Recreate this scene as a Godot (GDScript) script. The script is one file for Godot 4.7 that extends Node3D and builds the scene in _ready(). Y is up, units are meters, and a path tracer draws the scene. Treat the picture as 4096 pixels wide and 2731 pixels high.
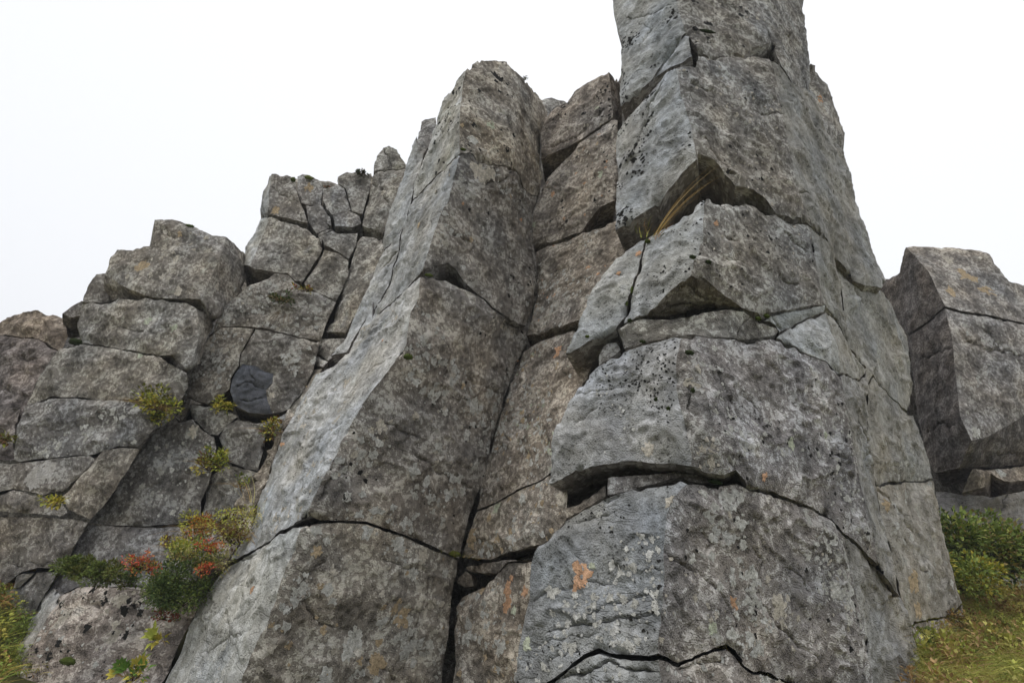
extends Node3D
# A cliff of basalt columns seen from its foot under a white overcast sky.
# All coordinates are metres in the world (y up); corner lists are millimetres.

const EYE := Vector3(0, 1.6, 0)
var lo := FastNoiseLite.new()
var mid := FastNoiseLite.new()
var hi := FastNoiseLite.new()
var ridge := FastNoiseLite.new()
var rng := RandomNumberGenerator.new()
var M := {}
var ext := Vector3(0, 0, -1)      # the way into the cliff, of the column being built
var ext_len := 1.0
var fine := 1.0
var thing_now: Node3D
var taken := {}

func _ready():
	setup_camera_and_light()
	setup_noise()
	setup_materials()
	setup_setting()
	setup_columns()
	setup_plants()

func setup_camera_and_light():
	var cam := Camera3D.new()
	cam.name = "camera"
	cam.fov = 69.506
	cam.near = 0.05
	cam.far = 400.0
	# looks up at 27 degrees, held about 11 degrees out of level
	cam.transform = Transform3D(Basis(Vector3(0.98025, 0.17624, 0.08971), Vector3(-0.19776, 0.87358, 0.44469), Vector3(0.0, -0.45365, 0.89118)), EYE)
	add_child(cam)
	cam.current = true
	var env := Environment.new()
	env.tonemap_mode = Environment.TONE_MAPPER_LINEAR
	env.tonemap_exposure = 1.3
	env.background_mode = Environment.BG_SKY
	var sky := Sky.new()
	var sm := ProceduralSkyMaterial.new()
	sm.sky_top_color = Color(0.955, 0.96, 0.968)
	sm.sky_horizon_color = Color(0.885, 0.893, 0.908)
	sm.sky_curve = 2.0
	sm.ground_horizon_color = Color(0.55, 0.56, 0.55)
	sm.ground_bottom_color = Color(0.2, 0.2, 0.18)
	sm.ground_curve = 0.05
	sm.sun_angle_max = 1.0
	sky.sky_material = sm
	env.sky = sky
	env.ambient_light_source = Environment.AMBIENT_SOURCE_SKY
	env.fog_enabled = true          # thin mist veils the dark clefts and the far tops
	env.fog_density = 0.003
	env.fog_light_color = Color(0.95, 0.97, 1.0)
	env.sdfgi_enabled = true
	env.ssao_enabled = true
	env.ssil_enabled = true
	var we := WorldEnvironment.new()
	we.name = "world_environment"
	we.environment = env
	add_child(we)
	var sun := DirectionalLight3D.new()
	sun.name = "daylight"
	sun.light_energy = 0.3
	sun.light_color = Color(1.0, 0.993, 0.98)
	sun.light_angular_distance = 35.0
	sun.shadow_enabled = true
	sun.sky_mode = DirectionalLight3D.SKY_MODE_LIGHT_ONLY
	sun.look_at_from_position(Vector3(-7, 12, 3.0), Vector3.ZERO)
	add_child(sun)

func setup_noise():
	rng.seed = 4711
	for a in [[lo, 11, 0.55, 3], [mid, 23, 2.3, 3], [hi, 37, 8.0, 3], [ridge, 53, 1.7, 4]]:
		var n: FastNoiseLite = a[0]
		n.seed = a[1]
		n.noise_type = FastNoiseLite.TYPE_SIMPLEX_SMOOTH
		n.frequency = a[2]
		n.fractal_type = FastNoiseLite.FRACTAL_FBM
		n.fractal_octaves = a[3]
	ridge.fractal_type = FastNoiseLite.FRACTAL_RIDGED

# ------------------------------------------------------------------ materials
func noise_bytes(seed_: int, freq: float, oct: int, kind := 0, size := 1024) -> PackedByteArray:
	var n := FastNoiseLite.new()
	n.seed = seed_
	n.frequency = freq
	n.fractal_octaves = oct
	n.noise_type = FastNoiseLite.TYPE_SIMPLEX_SMOOTH
	if kind == 1:
		n.noise_type = FastNoiseLite.TYPE_CELLULAR
		n.cellular_return_type = FastNoiseLite.RETURN_DISTANCE
		n.fractal_type = FastNoiseLite.FRACTAL_NONE
		n.domain_warp_enabled = true
		n.domain_warp_amplitude = 22.0
		n.domain_warp_frequency = 0.03
	var im := n.get_seamless_image(size / 6 if kind == 2 else size, size)
	if kind == 2: im.resize(size, size, Image.INTERPOLATE_CUBIC)     # long thin beds
	im.convert(Image.FORMAT_L8)
	return im.get_data()

func srgb_table() -> PackedByteArray:
	var t := PackedByteArray()
	t.resize(1025)
	for i in 1025:
		t[i] = int(round(255.0 * Color(i / 1024.0, 0, 0).linear_to_srgb().r))
	return t

func tex(bytes: PackedByteArray, format: int, size := 1024) -> ImageTexture:
	var im := Image.create_from_data(size, size, false, format, bytes)
	im.generate_mipmaps()
	return ImageTexture.create_from_image(im)

func setup_materials():
	var N := 1024
	var big := noise_bytes(1, 0.0055, 4)
	var spot := noise_bytes(2, 0.026, 4)
	var grit := noise_bytes(3, 0.30, 2)
	var crumb := noise_bytes(4, 0.13, 2)
	var cells := noise_bytes(5, 0.058, 1, 1)
	var beds := noise_bytes(6, 0.022, 3, 2)
	var S := srgb_table()
	var a := PackedByteArray(); a.resize(N * N * 3)     # grey crust, pitted
	var b := PackedByteArray(); b.resize(N * N * 3)     # dark rock with pale lichen
	var ha := PackedByteArray(); ha.resize(N * N)
	var hb := PackedByteArray(); hb.resize(N * N)
	for i in N * N:
		var vb := big[i] / 255.0 - 0.5
		var vs := spot[i] / 255.0 - 0.5
		var vg := grit[i] / 255.0 - 0.5
		var vc := crumb[i] / 255.0 - 0.5
		var ce := cells[i] / 255.0
		var bed := clampf(1.0 - absf(beds[i] / 255.0 - 0.5) * 26.0, 0.0, 1.0) * clampf((vb - vs * 0.5 + 0.07) * 9.0, 0.0, 1.0)
		# crust
		var l := 0.62 + 0.16 * vb + 0.20 * vs + 0.16 * vg + 0.26 * vc
		var pale := clampf((vs + 0.3 * vc + 0.5 * vb - 0.07) * 9.0, 0.0, 1.0)
		l += pale * 0.13
		var pit := clampf((0.10 - ce - 0.35 * vb - 0.25 * vs + 0.15 * vc) * 11.0, 0.0, 1.0)
		l = lerpf(l, 0.16, pit * 0.75)
		l = clampf(l * (1.0 - 0.32 * bed), 0.05, 1.0)
		var warm := clampf(0.5 - 1.4 * vb - 0.8 * vs, 0.0, 1.0)
		a[i * 3] = S[int(l * (0.985 + 0.015 * warm) * 1024)]
		a[i * 3 + 1] = S[int(l * 0.995 * 1024)]
		a[i * 3 + 2] = S[int(minf(l * (1.01 - 0.06 * warm), 1.0) * 1024)]
		ha[i] = int(255.0 * clampf(0.6 + 0.25 * vg + 0.4 * vc + 0.3 * vs - 0.35 * pit - 0.32 * bed, 0.0, 1.0))
		# lichen on dark rock
		var r := 0.36 + 0.18 * vb + 0.13 * vs + 0.10 * vg + 0.16 * vc
		var fleck := clampf((0.20 - ce + 0.75 * vb + 0.55 * vs + 0.2 * vc) * 14.0, 0.0, 1.0)
		var edge := clampf((vs * 0.9 + vc * 0.25 + vb * 0.5 - 0.11) * 16.0, 0.0, 1.0)
		var li := maxf(edge * 0.62, fleck * 0.8)
		var lv := 0.84 + 0.22 * vg + 0.3 * vc + 0.1 * vb
		var black := clampf((-vs * 0.8 - vc * 0.4 - vb * 0.6 - 0.20) * 10.0, 0.0, 1.0)
		r = lerpf(r, 0.14, black * 0.7)
		var dim := 1.0 - 0.32 * bed
		b[i * 3] = S[int(clampf(lerpf(r * 1.04, lv, li) * dim, 0.02, 1.0) * 1024)]
		b[i * 3 + 1] = S[int(clampf(lerpf(r * 0.99, lv * 1.0, li) * dim, 0.02, 1.0) * 1024)]
		b[i * 3 + 2] = S[int(clampf(lerpf(r * 0.955, lv * 0.985, li) * dim, 0.02, 1.0) * 1024)]
		hb[i] = int(255.0 * clampf(0.5 + 0.25 * vg + 0.4 * vc + 0.25 * vs + 0.15 * li - 0.2 * black - 0.28 * bed, 0.0, 1.0))
	var ta := tex(a, Image.FORMAT_RGB8)
	var tb := tex(b, Image.FORMAT_RGB8)
	var tha := tex(ha, Image.FORMAT_L8)
	var thb := tex(hb, Image.FORMAT_L8)
	M.light = rock_material(ta, tha, Color(0.925, 0.925, 0.925), 0.5, 1.6)
	M.pale = rock_material(ta, tha, Color(0.95, 0.945, 0.935), 0.45, 1.3)
	M.mid = rock_material(tb, thb, Color(0.95, 0.94, 0.92), 0.55, 1.4)
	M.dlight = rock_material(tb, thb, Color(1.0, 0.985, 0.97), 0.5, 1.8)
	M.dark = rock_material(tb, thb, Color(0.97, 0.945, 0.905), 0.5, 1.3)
	M.brown = rock_material(tb, thb, Color(0.98, 0.94, 0.89), 0.6, 1.1)
	M.under = rock_material(tb, thb, Color(0.95, 0.92, 0.88), 0.6, 1.6)
	M.blotch = rock_material(tb, thb, Color(0.98, 0.945, 0.915), 0.34, 1.8)
	M.slate = rock_material(ta, tha, Color(0.82, 0.82, 0.815), 0.5, 1.6)
	M.flank = rock_material(ta, tha, Color(0.85, 0.835, 0.81), 0.5, 1.5)
	M.wet = rock_material(tb, thb, Color(0.72, 0.695, 0.68), 0.6, 1.3)  # shade on the far right column, painted in as darker rock
	M.black = rock_material(null, tha, Color(0.19, 0.185, 0.175), 0.8, 0.9)
	M.fresh = rock_material(ta, tha, Color(0.52, 0.53, 0.565), 0.5, 0.9)
	for a2 in [["orange", Color(1.0, 0.80, 0.65)], ["ochre", Color(0.93, 0.83, 0.69)], ["white", Color(1.0, 0.99, 0.965)], ["sage", Color(0.94, 0.96, 0.86)], ["cream", Color(0.98, 0.94, 0.88)], ["grey", Color(0.90, 0.88, 0.86)]]:
		M[a2[0]] = rock_material(ta, tha, a2[1], 1.1, 0.8)
	for a3 in [["leaf", 0.75, 0.35], ["blade", 0.85, 0.3], ["moss", 0.98, 0.1], ["stem", 0.9, 0.0]]:
		var m := StandardMaterial3D.new()
		m.vertex_color_use_as_albedo = true
		m.roughness = a3[1]
		m.metallic_specular = 0.3
		m.cull_mode = BaseMaterial3D.CULL_DISABLED
		if a3[2] > 0.2:
			m.backlight_enabled = true
			m.backlight = Color(a3[2], a3[2], a3[2] * 0.5)
		M[a3[0]] = m
	var g := StandardMaterial3D.new()
	g.vertex_color_use_as_albedo = true
	g.roughness = 1.0
	g.metallic_specular = 0.1
	M.soil = g

func rock_material(t, h, c: Color, scale: float, bump: float) -> StandardMaterial3D:
	var m := StandardMaterial3D.new()
	m.albedo_color = c
	if t:
		m.albedo_texture = t
	m.vertex_color_use_as_albedo = true
	m.roughness = 0.93
	m.metallic_specular = 0.25
	m.heightmap_enabled = true
	m.heightmap_texture = h
	m.heightmap_scale = bump
	m.uv1_scale = Vector3(scale, scale, scale)
	m.texture_filter = BaseMaterial3D.TEXTURE_FILTER_LINEAR_WITH_MIPMAPS_ANISOTROPIC
	return m

# ------------------------------------------------------------------ naming
func numbered(called: String) -> String:
	var n: int = taken.get(called, -1) + 1
	taken[called] = n
	return called if n == 0 else "%s_%03d" % [called, n]

func tag(o: Node, label: String, category: String, group := "", kind := ""):
	o.set_meta("label", label)
	if category: o.set_meta("category", category)
	if group: o.set_meta("group", group)
	if kind: o.set_meta("kind", kind)

func thing(called: String, label: String, category: String, at: Vector3, group := "") -> Node3D:
	var o := Node3D.new()
	o.name = numbered(called)
	o.position = at
	add_child(o)
	tag(o, label, category, group, "thing")
	thing_now = o
	return o

func put(called: String, mesh: Mesh, m: Material, parent: Node) -> MeshInstance3D:
	var o := MeshInstance3D.new()
	o.name = called
	o.mesh = mesh
	if m: o.material_override = m
	parent.add_child(o, true)
	return o

# ------------------------------------------------------------------ stones
func column(called: String, label: String, category: String, group: String, at: Vector3, deg: float, length: float):
	thing(called, label, category, at, group)
	ext = Vector3(sin(deg_to_rad(deg)), 0, -cos(deg_to_rad(deg)))
	ext_len = length

func wob(p: Vector3, r: float) -> Vector3:
	return Vector3(mid.get_noise_3dv(p), mid.get_noise_3dv(p + Vector3(31, 7, 3)), mid.get_noise_3dv(p + Vector3(5, 47, 19))) * 0.010 * r \
		+ Vector3(hi.get_noise_3dv(p), hi.get_noise_3dv(p + Vector3(13, 5, 9)), hi.get_noise_3dv(p + Vector3(3, 29, 7))) * 0.007 * r

func tone(p: Vector3, tint: Color) -> Color:
	var f := 1.0 + 0.30 * lo.get_noise_3dv(p * 2.2) + 0.36 * mid.get_noise_3dv(p * 1.1 + Vector3(3, 3, 3)) + 0.20 * hi.get_noise_3dv(p * 0.8)
	# streaks where water runs down
	f += 0.26 * mid.get_noise_3dv(p * Vector3(1.9, 0.16, 1.9) + Vector3(6, 2, 11))
	var w := 0.55 * lo.get_noise_3dv(p * 1.7 + Vector3(40, 0, 9)) + 0.4 * mid.get_noise_3dv(p * 0.6 + Vector3(9, 9, 0))
	f *= 0.79
	return Color(tint.r * f * (1.0 + 0.12 * w), tint.g * f * (1.0 + 0.01 * w), tint.b * f * (1.0 - 0.16 * w))

class Face:
	var n: Vector3
	var u: Vector3
	var v: Vector3
	var o: Vector3
	var poly: PackedVector2Array
	var off: PackedFloat32Array
	var s := 1.0     # +1 when the corners run counter-clockwise about n
	func flat(p: Vector3) -> Vector2:
		return Vector2((p - o).dot(u), (p - o).dot(v))
	func lift(p: Vector2) -> Vector3:
		# mean value coordinates carry the corners' offsets from the mean plane inwards
		var m := poly.size()
		var tw := 0.0
		var th := 0.0
		var d := PackedVector2Array()
		var r := PackedFloat32Array()
		for i in m:
			var q := poly[i] - p
			d.append(q)
			var l := q.length()
			if l < 1e-5: return o + u * p.x + v * p.y + n * off[i]
			r.append(l)
		var t := PackedFloat32Array()
		for i in m:
			var j := (i + 1) % m
			var cr := d[i].cross(d[j])
			t.append(0.0 if absf(cr) < 1e-9 else (r[i] * r[j] - d[i].dot(d[j])) / cr)
		for i in m:
			var w := (t[(i + m - 1) % m] + t[i]) / r[i]
			tw += w
			th += w * off[i]
		var h := th / tw if absf(tw) > 1e-9 else 0.0
		return o + u * p.x + v * p.y + n * clampf(h, -0.6, 0.6)

func seg_dist(p: Vector3, ends: PackedVector3Array) -> float:
	var best := 1e9
	for i in range(0, ends.size(), 2):
		best = minf(best, p.distance_squared_to(Geometry3D.get_closest_point_to_segment(p, ends[i], ends[i + 1])))
	return sqrt(best)

# One stone: corners vs (mm), faces fs (corner numbers), a material for each face. Faces that meet share an arris;
# the rest of the outline runs back into the cliff, so the stone is a closed body.
func stone(called: String, vs: Array, fs: Array, mats: Array, tint: Color, opt := {}) -> MeshInstance3D:
	var V := PackedVector3Array()
	for i in range(0, vs.size(), 3): V.append(Vector3(vs[i], vs[i + 1], vs[i + 2]) * 0.001)
	var back: float = opt.get("deep", ext_len)
	var gap: float = opt.get("gap", 1.0)
	var rough: float = opt.get("rough", 1.0)
	var chip: float = opt.get("chip", 1.0)
	var mean := Vector3.ZERO
	for p in V: mean += p
	mean /= V.size()
	var h: float = 0.0041 * mean.distance_to(EYE) * opt.get("h", 1.0)
	var inside := mean + ext * back * 0.5
	var at := thing_now.position
	var shade := rng.randf_range(0.93, 1.07)      # no two stones weather alike
	tint = Color(tint.r * shade, tint.g * shade, tint.b * shade * rng.randf_range(0.98, 1.02))
	var faces: Array[Face] = []
	var count := {}
	for f in fs:
		var F := Face.new()
		var c := Vector3.ZERO
		var nn := Vector3.ZERO
		for i in f.size():
			var p: Vector3 = V[f[i]]
			var q: Vector3 = V[f[(i + 1) % f.size()]]
			c += p
			nn += (p - mean).cross(q - mean)
			var key := mini(f[i], f[(i + 1) % f.size()]) * 1000 + maxi(f[i], f[(i + 1) % f.size()])
			count[key] = count.get(key, 0) + 1
		c /= f.size()
		nn = nn.normalized()
		F.n = nn if nn.dot(c - inside) > 0.0 else -nn
		F.s = 1.0 if nn.dot(F.n) > 0.0 else -1.0
		F.o = c
		F.v = (Vector3.UP - F.n * F.n.y)
		if F.v.length() < 0.2: F.v = (ext - F.n * F.n.dot(ext))
		F.v = F.v.normalized()
		F.u = F.v.cross(F.n)
		for k in f:
			F.poly.append(F.flat(V[k]))
			F.off.append((V[k] - c).dot(F.n))
		faces.append(F)
	# how far the outline draws back from its neighbours (the joints)
	var corner_in: Array = []
	for i in V.size(): corner_in.append([])
	var edge_in := {}
	var outline := PackedVector3Array()
	var arris := PackedVector3Array()
	for k in fs.size():
		var f: Array = fs[k]
		for i in f.size():
			var a: int = f[i]
			var b: int = f[(i + 1) % f.size()]
			var key := mini(a, b) * 1000 + maxi(a, b)
			if count[key] == 1:
				var inw := faces[k].n.cross((V[b] - V[a]).normalized()) * faces[k].s
				edge_in[key] = inw
				corner_in[a].append(inw)
				corner_in[b].append(inw)
				outline.append(V[a]); outline.append(V[b])
			elif a < b or true:
				arris.append(V[a]); arris.append(V[b])
	var pull := PackedVector3Array()
	for i in V.size():
		var c: Array = corner_in[i]
		if c.size() == 0: pull.append(Vector3.ZERO)
		elif c.size() == 1: pull.append(c[0])
		else: pull.append((c[0] + c[1]) / maxf(1.0 + c[0].dot(c[1]), 0.5))
	var mesh := ArrayMesh.new()
	var chains := {}
	var lichen_at: Array = opt.get("lichen", [])
	var spots: Array = []
	for k in fs.size():
		var F: Face = faces[k]
		var f: Array = fs[k]
		var pts := PackedVector2Array()
		var P := PackedVector3Array()          # undisplaced
		var push := PackedFloat32Array()
		var in_dir := PackedVector3Array()
		var chain_of := []
		for i in f.size():
			var a: int = f[i]
			var b: int = f[(i + 1) % f.size()]
			var key := mini(a, b) * 1000 + maxi(a, b)
			var steps := maxi(1, int(ceil(V[a].distance_to(V[b]) / h)))
			var first := pts.size()
			for j in steps:
				var t := float(j) / steps
				var p := V[a].lerp(V[b], t)
				pts.append(F.flat(p))
				P.append(p)
				push.append(0.0)
				in_dir.append(pull[a] if j == 0 else edge_in.get(key, Vector3.ZERO))
			if count[key] == 1: chain_of.append([key, first, steps])
		var nb := pts.size()
		# cracks across the face
		var busy := {}
		for c in opt.get("cracks", []):
			if c[0] != k: continue
			var line: Array = c[1]
			var cw: float = c[2]
			var cd: float = c[3]
			var path := PackedVector2Array()
			for j in range(0, line.size(), 3): path.append(F.flat(Vector3(line[j], line[j + 1], line[j + 2]) * 0.001))
			var total := 0.0
			for j in path.size() - 1: total += path[j].distance_to(path[j + 1])
			var run := 0.0
			for j in path.size() - 1:
				var d := path[j + 1] - path[j]
				var steps := maxi(1, int(ceil(d.length() / (h * 0.8))))
				var side := d.orthogonal().normalized()
				for q in steps:
					var p := path[j] + d * (float(q) / steps)
					var s := (run + d.length() * q / steps) / total
					p += side * hi.get_noise_2d(p.x * 0.7 + k, p.y * 0.7) * h * 1.6
					var ww := 1.9 * cw * (0.4 + 1.1 * absf(mid.get_noise_2d(p.x * 2.0, p.y * 2.0 + 9.0)) + 0.25)
					var taper := minf(1.0, minf(s, 1.0 - s) * 7.0 + 0.25)
					for side_at in [-1.0, 0.0, 1.0]:
						var pp: Vector2 = p + side * (side_at * ww * taper)
						if not Geometry2D.is_point_in_polygon(pp, F.poly): continue
						var near := 1e9
						for e in F.poly.size():
							near = minf(near, pp.distance_to(Geometry2D.get_closest_point_to_segment(pp, F.poly[e], F.poly[(e + 1) % F.poly.size()])))
						if near < h * 0.45: continue
						pts.append(pp)
						P.append(F.lift(pp))
						push.append(1.7 * cd * taper * (0.6 + 0.8 * absf(hi.get_noise_2d(p.x, p.y + 4.0))) if side_at == 0.0 else 0.0)
						in_dir.append(Vector3.ZERO)
					for gx in [-1, 0, 1]:
						for gy in [-1, 0, 1]:
							busy[Vector2i(int(floor(p.x / h)) + gx, int(floor(p.y / h)) + gy)] = true
				run += d.length()
		# a loose grid of inner points
		var box := Rect2(F.poly[0], Vector2.ZERO)
		for p in F.poly: box = box.expand(p)
		var row := 0
		var y := box.position.y
		while y < box.end.y:
			var x := box.position.x + (0.5 * h if row % 2 else 0.0)
			while x < box.end.x:
				var p := Vector2(x + rng.randf_range(-0.28, 0.28) * h, y + rng.randf_range(-0.28, 0.28) * h)
				x += h
				if not Geometry2D.is_point_in_polygon(p, F.poly) or busy.has(Vector2i(int(floor(p.x / h)), int(floor(p.y / h)))): continue
				var near := 1e9
				for e in F.poly.size():
					near = minf(near, p.distance_squared_to(Geometry2D.get_closest_point_to_segment(p, F.poly[e], F.poly[(e + 1) % F.poly.size()])))
				if near < h * h * 0.36: continue
				pts.append(p)
				P.append(F.lift(p))
				push.append(0.0)
				in_dir.append(Vector3.ZERO)
			y += h * 0.866
			row += 1
		var Q := PackedVector3Array()
		var uv := PackedVector2Array()
		var col := PackedColorArray()
		var shift := Vector2(rng.randf() * 7.0, rng.randf() * 7.0)
		for i in pts.size():
			var p := P[i]
			var q := surface_at(p, F, outline, arris, h, rough, chip, i < nb)
			q -= F.n * push[i]
			if in_dir[i] != Vector3.ZERO:
				var g := mid.get_noise_3dv(p * 1.3 + Vector3(0, 9, 4))
				q += in_dir[i] * gap * (0.0012 + 0.011 * pow(clampf(0.45 + 0.9 * g, 0.0, 1.0), 2.0)) * (0.6 + mean.length() * 0.07)
			Q.append(q)
			uv.append(Vector2(pts[i].x, -pts[i].y) + shift)
			col.append(tone(p, tint))
		for c in chain_of:
			var line := PackedVector3Array()
			for j in c[2]: line.append(Q[c[1] + j])
			line.append(Q[(c[1] + c[2]) % nb])
			chains[c[0]] = [line, edge_in[c[0]], k]
		var tri := Geometry2D.triangulate_delaunay(pts)
		var idx := PackedInt32Array()
		var nor := PackedVector3Array()
		nor.resize(Q.size())
		for t in range(0, tri.size(), 3):
			var a := tri[t]
			var b := tri[t + 1]
			var c := tri[t + 2]
			if a < nb and b < nb and c < nb or (a < nb or b < nb or c < nb):
				if not Geometry2D.is_point_in_polygon((pts[a] + pts[b] + pts[c]) / 3.0, F.poly): continue
			var area := (pts[b] - pts[a]).cross(pts[c] - pts[a])
			if absf(area) < 1e-9: continue
			var cr := (Q[b] - Q[a]).cross(Q[c] - Q[a])
			if area < 0.0: cr = -cr
			nor[a] += cr; nor[b] += cr; nor[c] += cr
			# u x v = -n or n decides the winding; front faces run clockwise
			if (area > 0.0) == (F.u.cross(F.v).dot(F.n) > 0.0): idx.append_array([a, c, b])
			else: idx.append_array([a, b, c])
		for i in Q.size():
			var m := nor[i].normalized()
			if m.dot(F.n) < 0.0: m = -m
			nor[i] = m if m != Vector3.ZERO else F.n
			Q[i] -= at
		commit(mesh, Q, nor, uv, col, idx, M[mats[k]])
		for s in lichen_at:
			if s[0] == k: spots.append([s, F])
	# the sides that run back between the neighbours
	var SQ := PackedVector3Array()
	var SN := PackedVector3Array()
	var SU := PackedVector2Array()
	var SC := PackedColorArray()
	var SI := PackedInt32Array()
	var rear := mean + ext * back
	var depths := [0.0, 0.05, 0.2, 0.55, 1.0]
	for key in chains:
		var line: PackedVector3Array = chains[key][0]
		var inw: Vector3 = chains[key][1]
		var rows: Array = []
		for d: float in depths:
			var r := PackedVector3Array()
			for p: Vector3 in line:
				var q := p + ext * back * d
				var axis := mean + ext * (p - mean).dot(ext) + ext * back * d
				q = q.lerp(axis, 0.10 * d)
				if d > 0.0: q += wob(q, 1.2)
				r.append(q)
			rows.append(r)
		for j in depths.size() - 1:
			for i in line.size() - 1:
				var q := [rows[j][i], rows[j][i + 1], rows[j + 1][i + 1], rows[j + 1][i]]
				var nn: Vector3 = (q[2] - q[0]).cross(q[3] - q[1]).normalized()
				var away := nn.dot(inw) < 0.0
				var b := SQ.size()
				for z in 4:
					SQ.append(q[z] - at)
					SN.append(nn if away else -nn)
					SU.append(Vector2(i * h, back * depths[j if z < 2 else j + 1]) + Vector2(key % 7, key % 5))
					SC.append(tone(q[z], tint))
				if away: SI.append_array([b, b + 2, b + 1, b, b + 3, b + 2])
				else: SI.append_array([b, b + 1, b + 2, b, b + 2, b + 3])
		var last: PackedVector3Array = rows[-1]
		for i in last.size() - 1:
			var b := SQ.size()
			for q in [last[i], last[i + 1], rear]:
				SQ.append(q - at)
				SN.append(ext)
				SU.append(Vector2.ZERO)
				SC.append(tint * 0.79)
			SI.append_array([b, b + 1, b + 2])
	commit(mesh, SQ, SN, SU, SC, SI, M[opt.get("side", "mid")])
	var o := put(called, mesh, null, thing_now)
	if opt.has("label"): o.set_meta("label", opt.label)
	for sp in spots: patch(o, sp[0], sp[1], outline, arris, h, rough, chip, at)
	for c in opt.get("crusts", []):
		crusts(o, c, faces[c[0]], outline, arris, h, rough, chip, at)
	return o

func surface_at(p: Vector3, F: Face, outline: PackedVector3Array, arris: PackedVector3Array, h: float, rough: float, chip: float, on_edge: bool) -> Vector3:
	var d_out := seg_dist(p, outline)
	var d_arr := seg_dist(p, arris) if arris.size() else 9.0
	# an arris belongs to two faces and stays where it is; the face moves out and in beside it
	var w := smoothstep(0.0, 0.12, d_arr)
	var q := p
	if w > 0.0:
		var lump := 0.010 * lo.get_noise_3dv(p * 1.6) + 0.010 * (ridge.get_noise_3dv(p) - 0.2) + 0.009 * mid.get_noise_3dv(p * 1.5)
		# thin ledges where layers have flaked off
		var fl := mid.get_noise_3dv(p * Vector3(0.55, 0.8, 0.55) + Vector3(80, 3, 7))
		lump += smoothstep(0.0, 0.12, d_out) * (0.021 * smoothstep(0.10, 0.122, fl) - 0.019 * smoothstep(0.24, 0.262, fl) + 0.014 * smoothstep(-0.17, -0.15, fl))
		q += F.n * w * rough * lump
	if d_arr > 0.001: q += F.n * smoothstep(0.0, 0.04, d_arr) * 0.007 * rough * hi.get_noise_3dv(p * 1.7)
	q += wob(p, rough)
	# here and there the rim of a joint is broken off
	var rim := 0.03 + 0.5 * h
	if d_out < rim:
		var broken := maxf(0.0, mid.get_noise_3dv(p * 1.6 + Vector3(50, 3, 20)) - 0.16)
		q += ext * chip * 0.15 * broken * (1.0 - d_out / rim)
	var b_arr := 0.045 + 0.8 * h
	if d_arr < b_arr:
		var c := 0.0005 + chip * 0.075 * maxf(0.0, mid.get_noise_3dv(p * 2.0 + Vector3(7, 1, 60)) - 0.14) + chip * 0.02 * maxf(0.0, hi.get_noise_3dv(p))
		q += ext * c * pow(1.0 - d_arr / b_arr, 1.5)
	return q

func commit(mesh: ArrayMesh, Q: PackedVector3Array, N: PackedVector3Array, U: PackedVector2Array, C: PackedColorArray, I: PackedInt32Array, m: Material):
	if I.size() == 0: return
	var arr := []
	arr.resize(Mesh.ARRAY_MAX)
	arr[Mesh.ARRAY_VERTEX] = Q
	arr[Mesh.ARRAY_NORMAL] = N
	arr[Mesh.ARRAY_TEX_UV] = U
	arr[Mesh.ARRAY_COLOR] = C
	arr[Mesh.ARRAY_INDEX] = I
	mesh.add_surface_from_arrays(Mesh.PRIMITIVE_TRIANGLES, arr)
	mesh.surface_set_material(mesh.get_surface_count() - 1, m)

# a crust of lichen grown on a stone's face
func patch(parent: Node, s: Array, F: Face, outline, arris, h: float, rough: float, chip: float, at: Vector3):
	var c := F.flat(Vector3(s[1], s[2], s[3]) * 0.001)
	var r: float = s[4]
	var kind: String = s[5]
	var Q := PackedVector3Array()
	var N := PackedVector3Array()
	var U := PackedVector2Array()
	var C := PackedColorArray()
	var I := PackedInt32Array()
	var rings := 5
	var seg := 36
	var lobes := rng.randf() * 90.0
	for j in rings + 1:
		for i in seg:
			var a := TAU * i / seg
			var rr := r * (0.85 + 0.7 * hi.get_noise_2d(cos(a) * 0.12 + lobes, sin(a) * 0.12) + 0.22 * hi.get_noise_2d(cos(a) * 0.5 + lobes, sin(a) * 0.5))
			var p := c + Vector2(cos(a), sin(a) * 1.15) * rr * j / rings
			if not Geometry2D.is_point_in_polygon(p, F.poly): p = c + (p - c) * 0.3
			var q := surface_at(F.lift(p), F, outline, arris, h, rough, chip, false)
			q += F.n * (0.006 if j < rings else -0.004)
			Q.append(q - at)
			N.append(F.n)
			U.append(p * 1.0)
			var k := 0.86 + 0.2 * float(j) / rings + 0.35 * hi.get_noise_3dv(q * 4.0)
			C.append(Color(k, k, k))
	for j in rings:
		for i in seg:
			var b := j * seg
			var i2 := (i + 1) % seg
			I.append_array([b + i, b + seg + i2, b + seg + i, b + i, b + i2, b + seg + i2])
	var mesh := ArrayMesh.new()
	commit(mesh, Q, N, U, C, I, M[kind])
	put("lichen_patch", mesh, null, parent)

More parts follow.
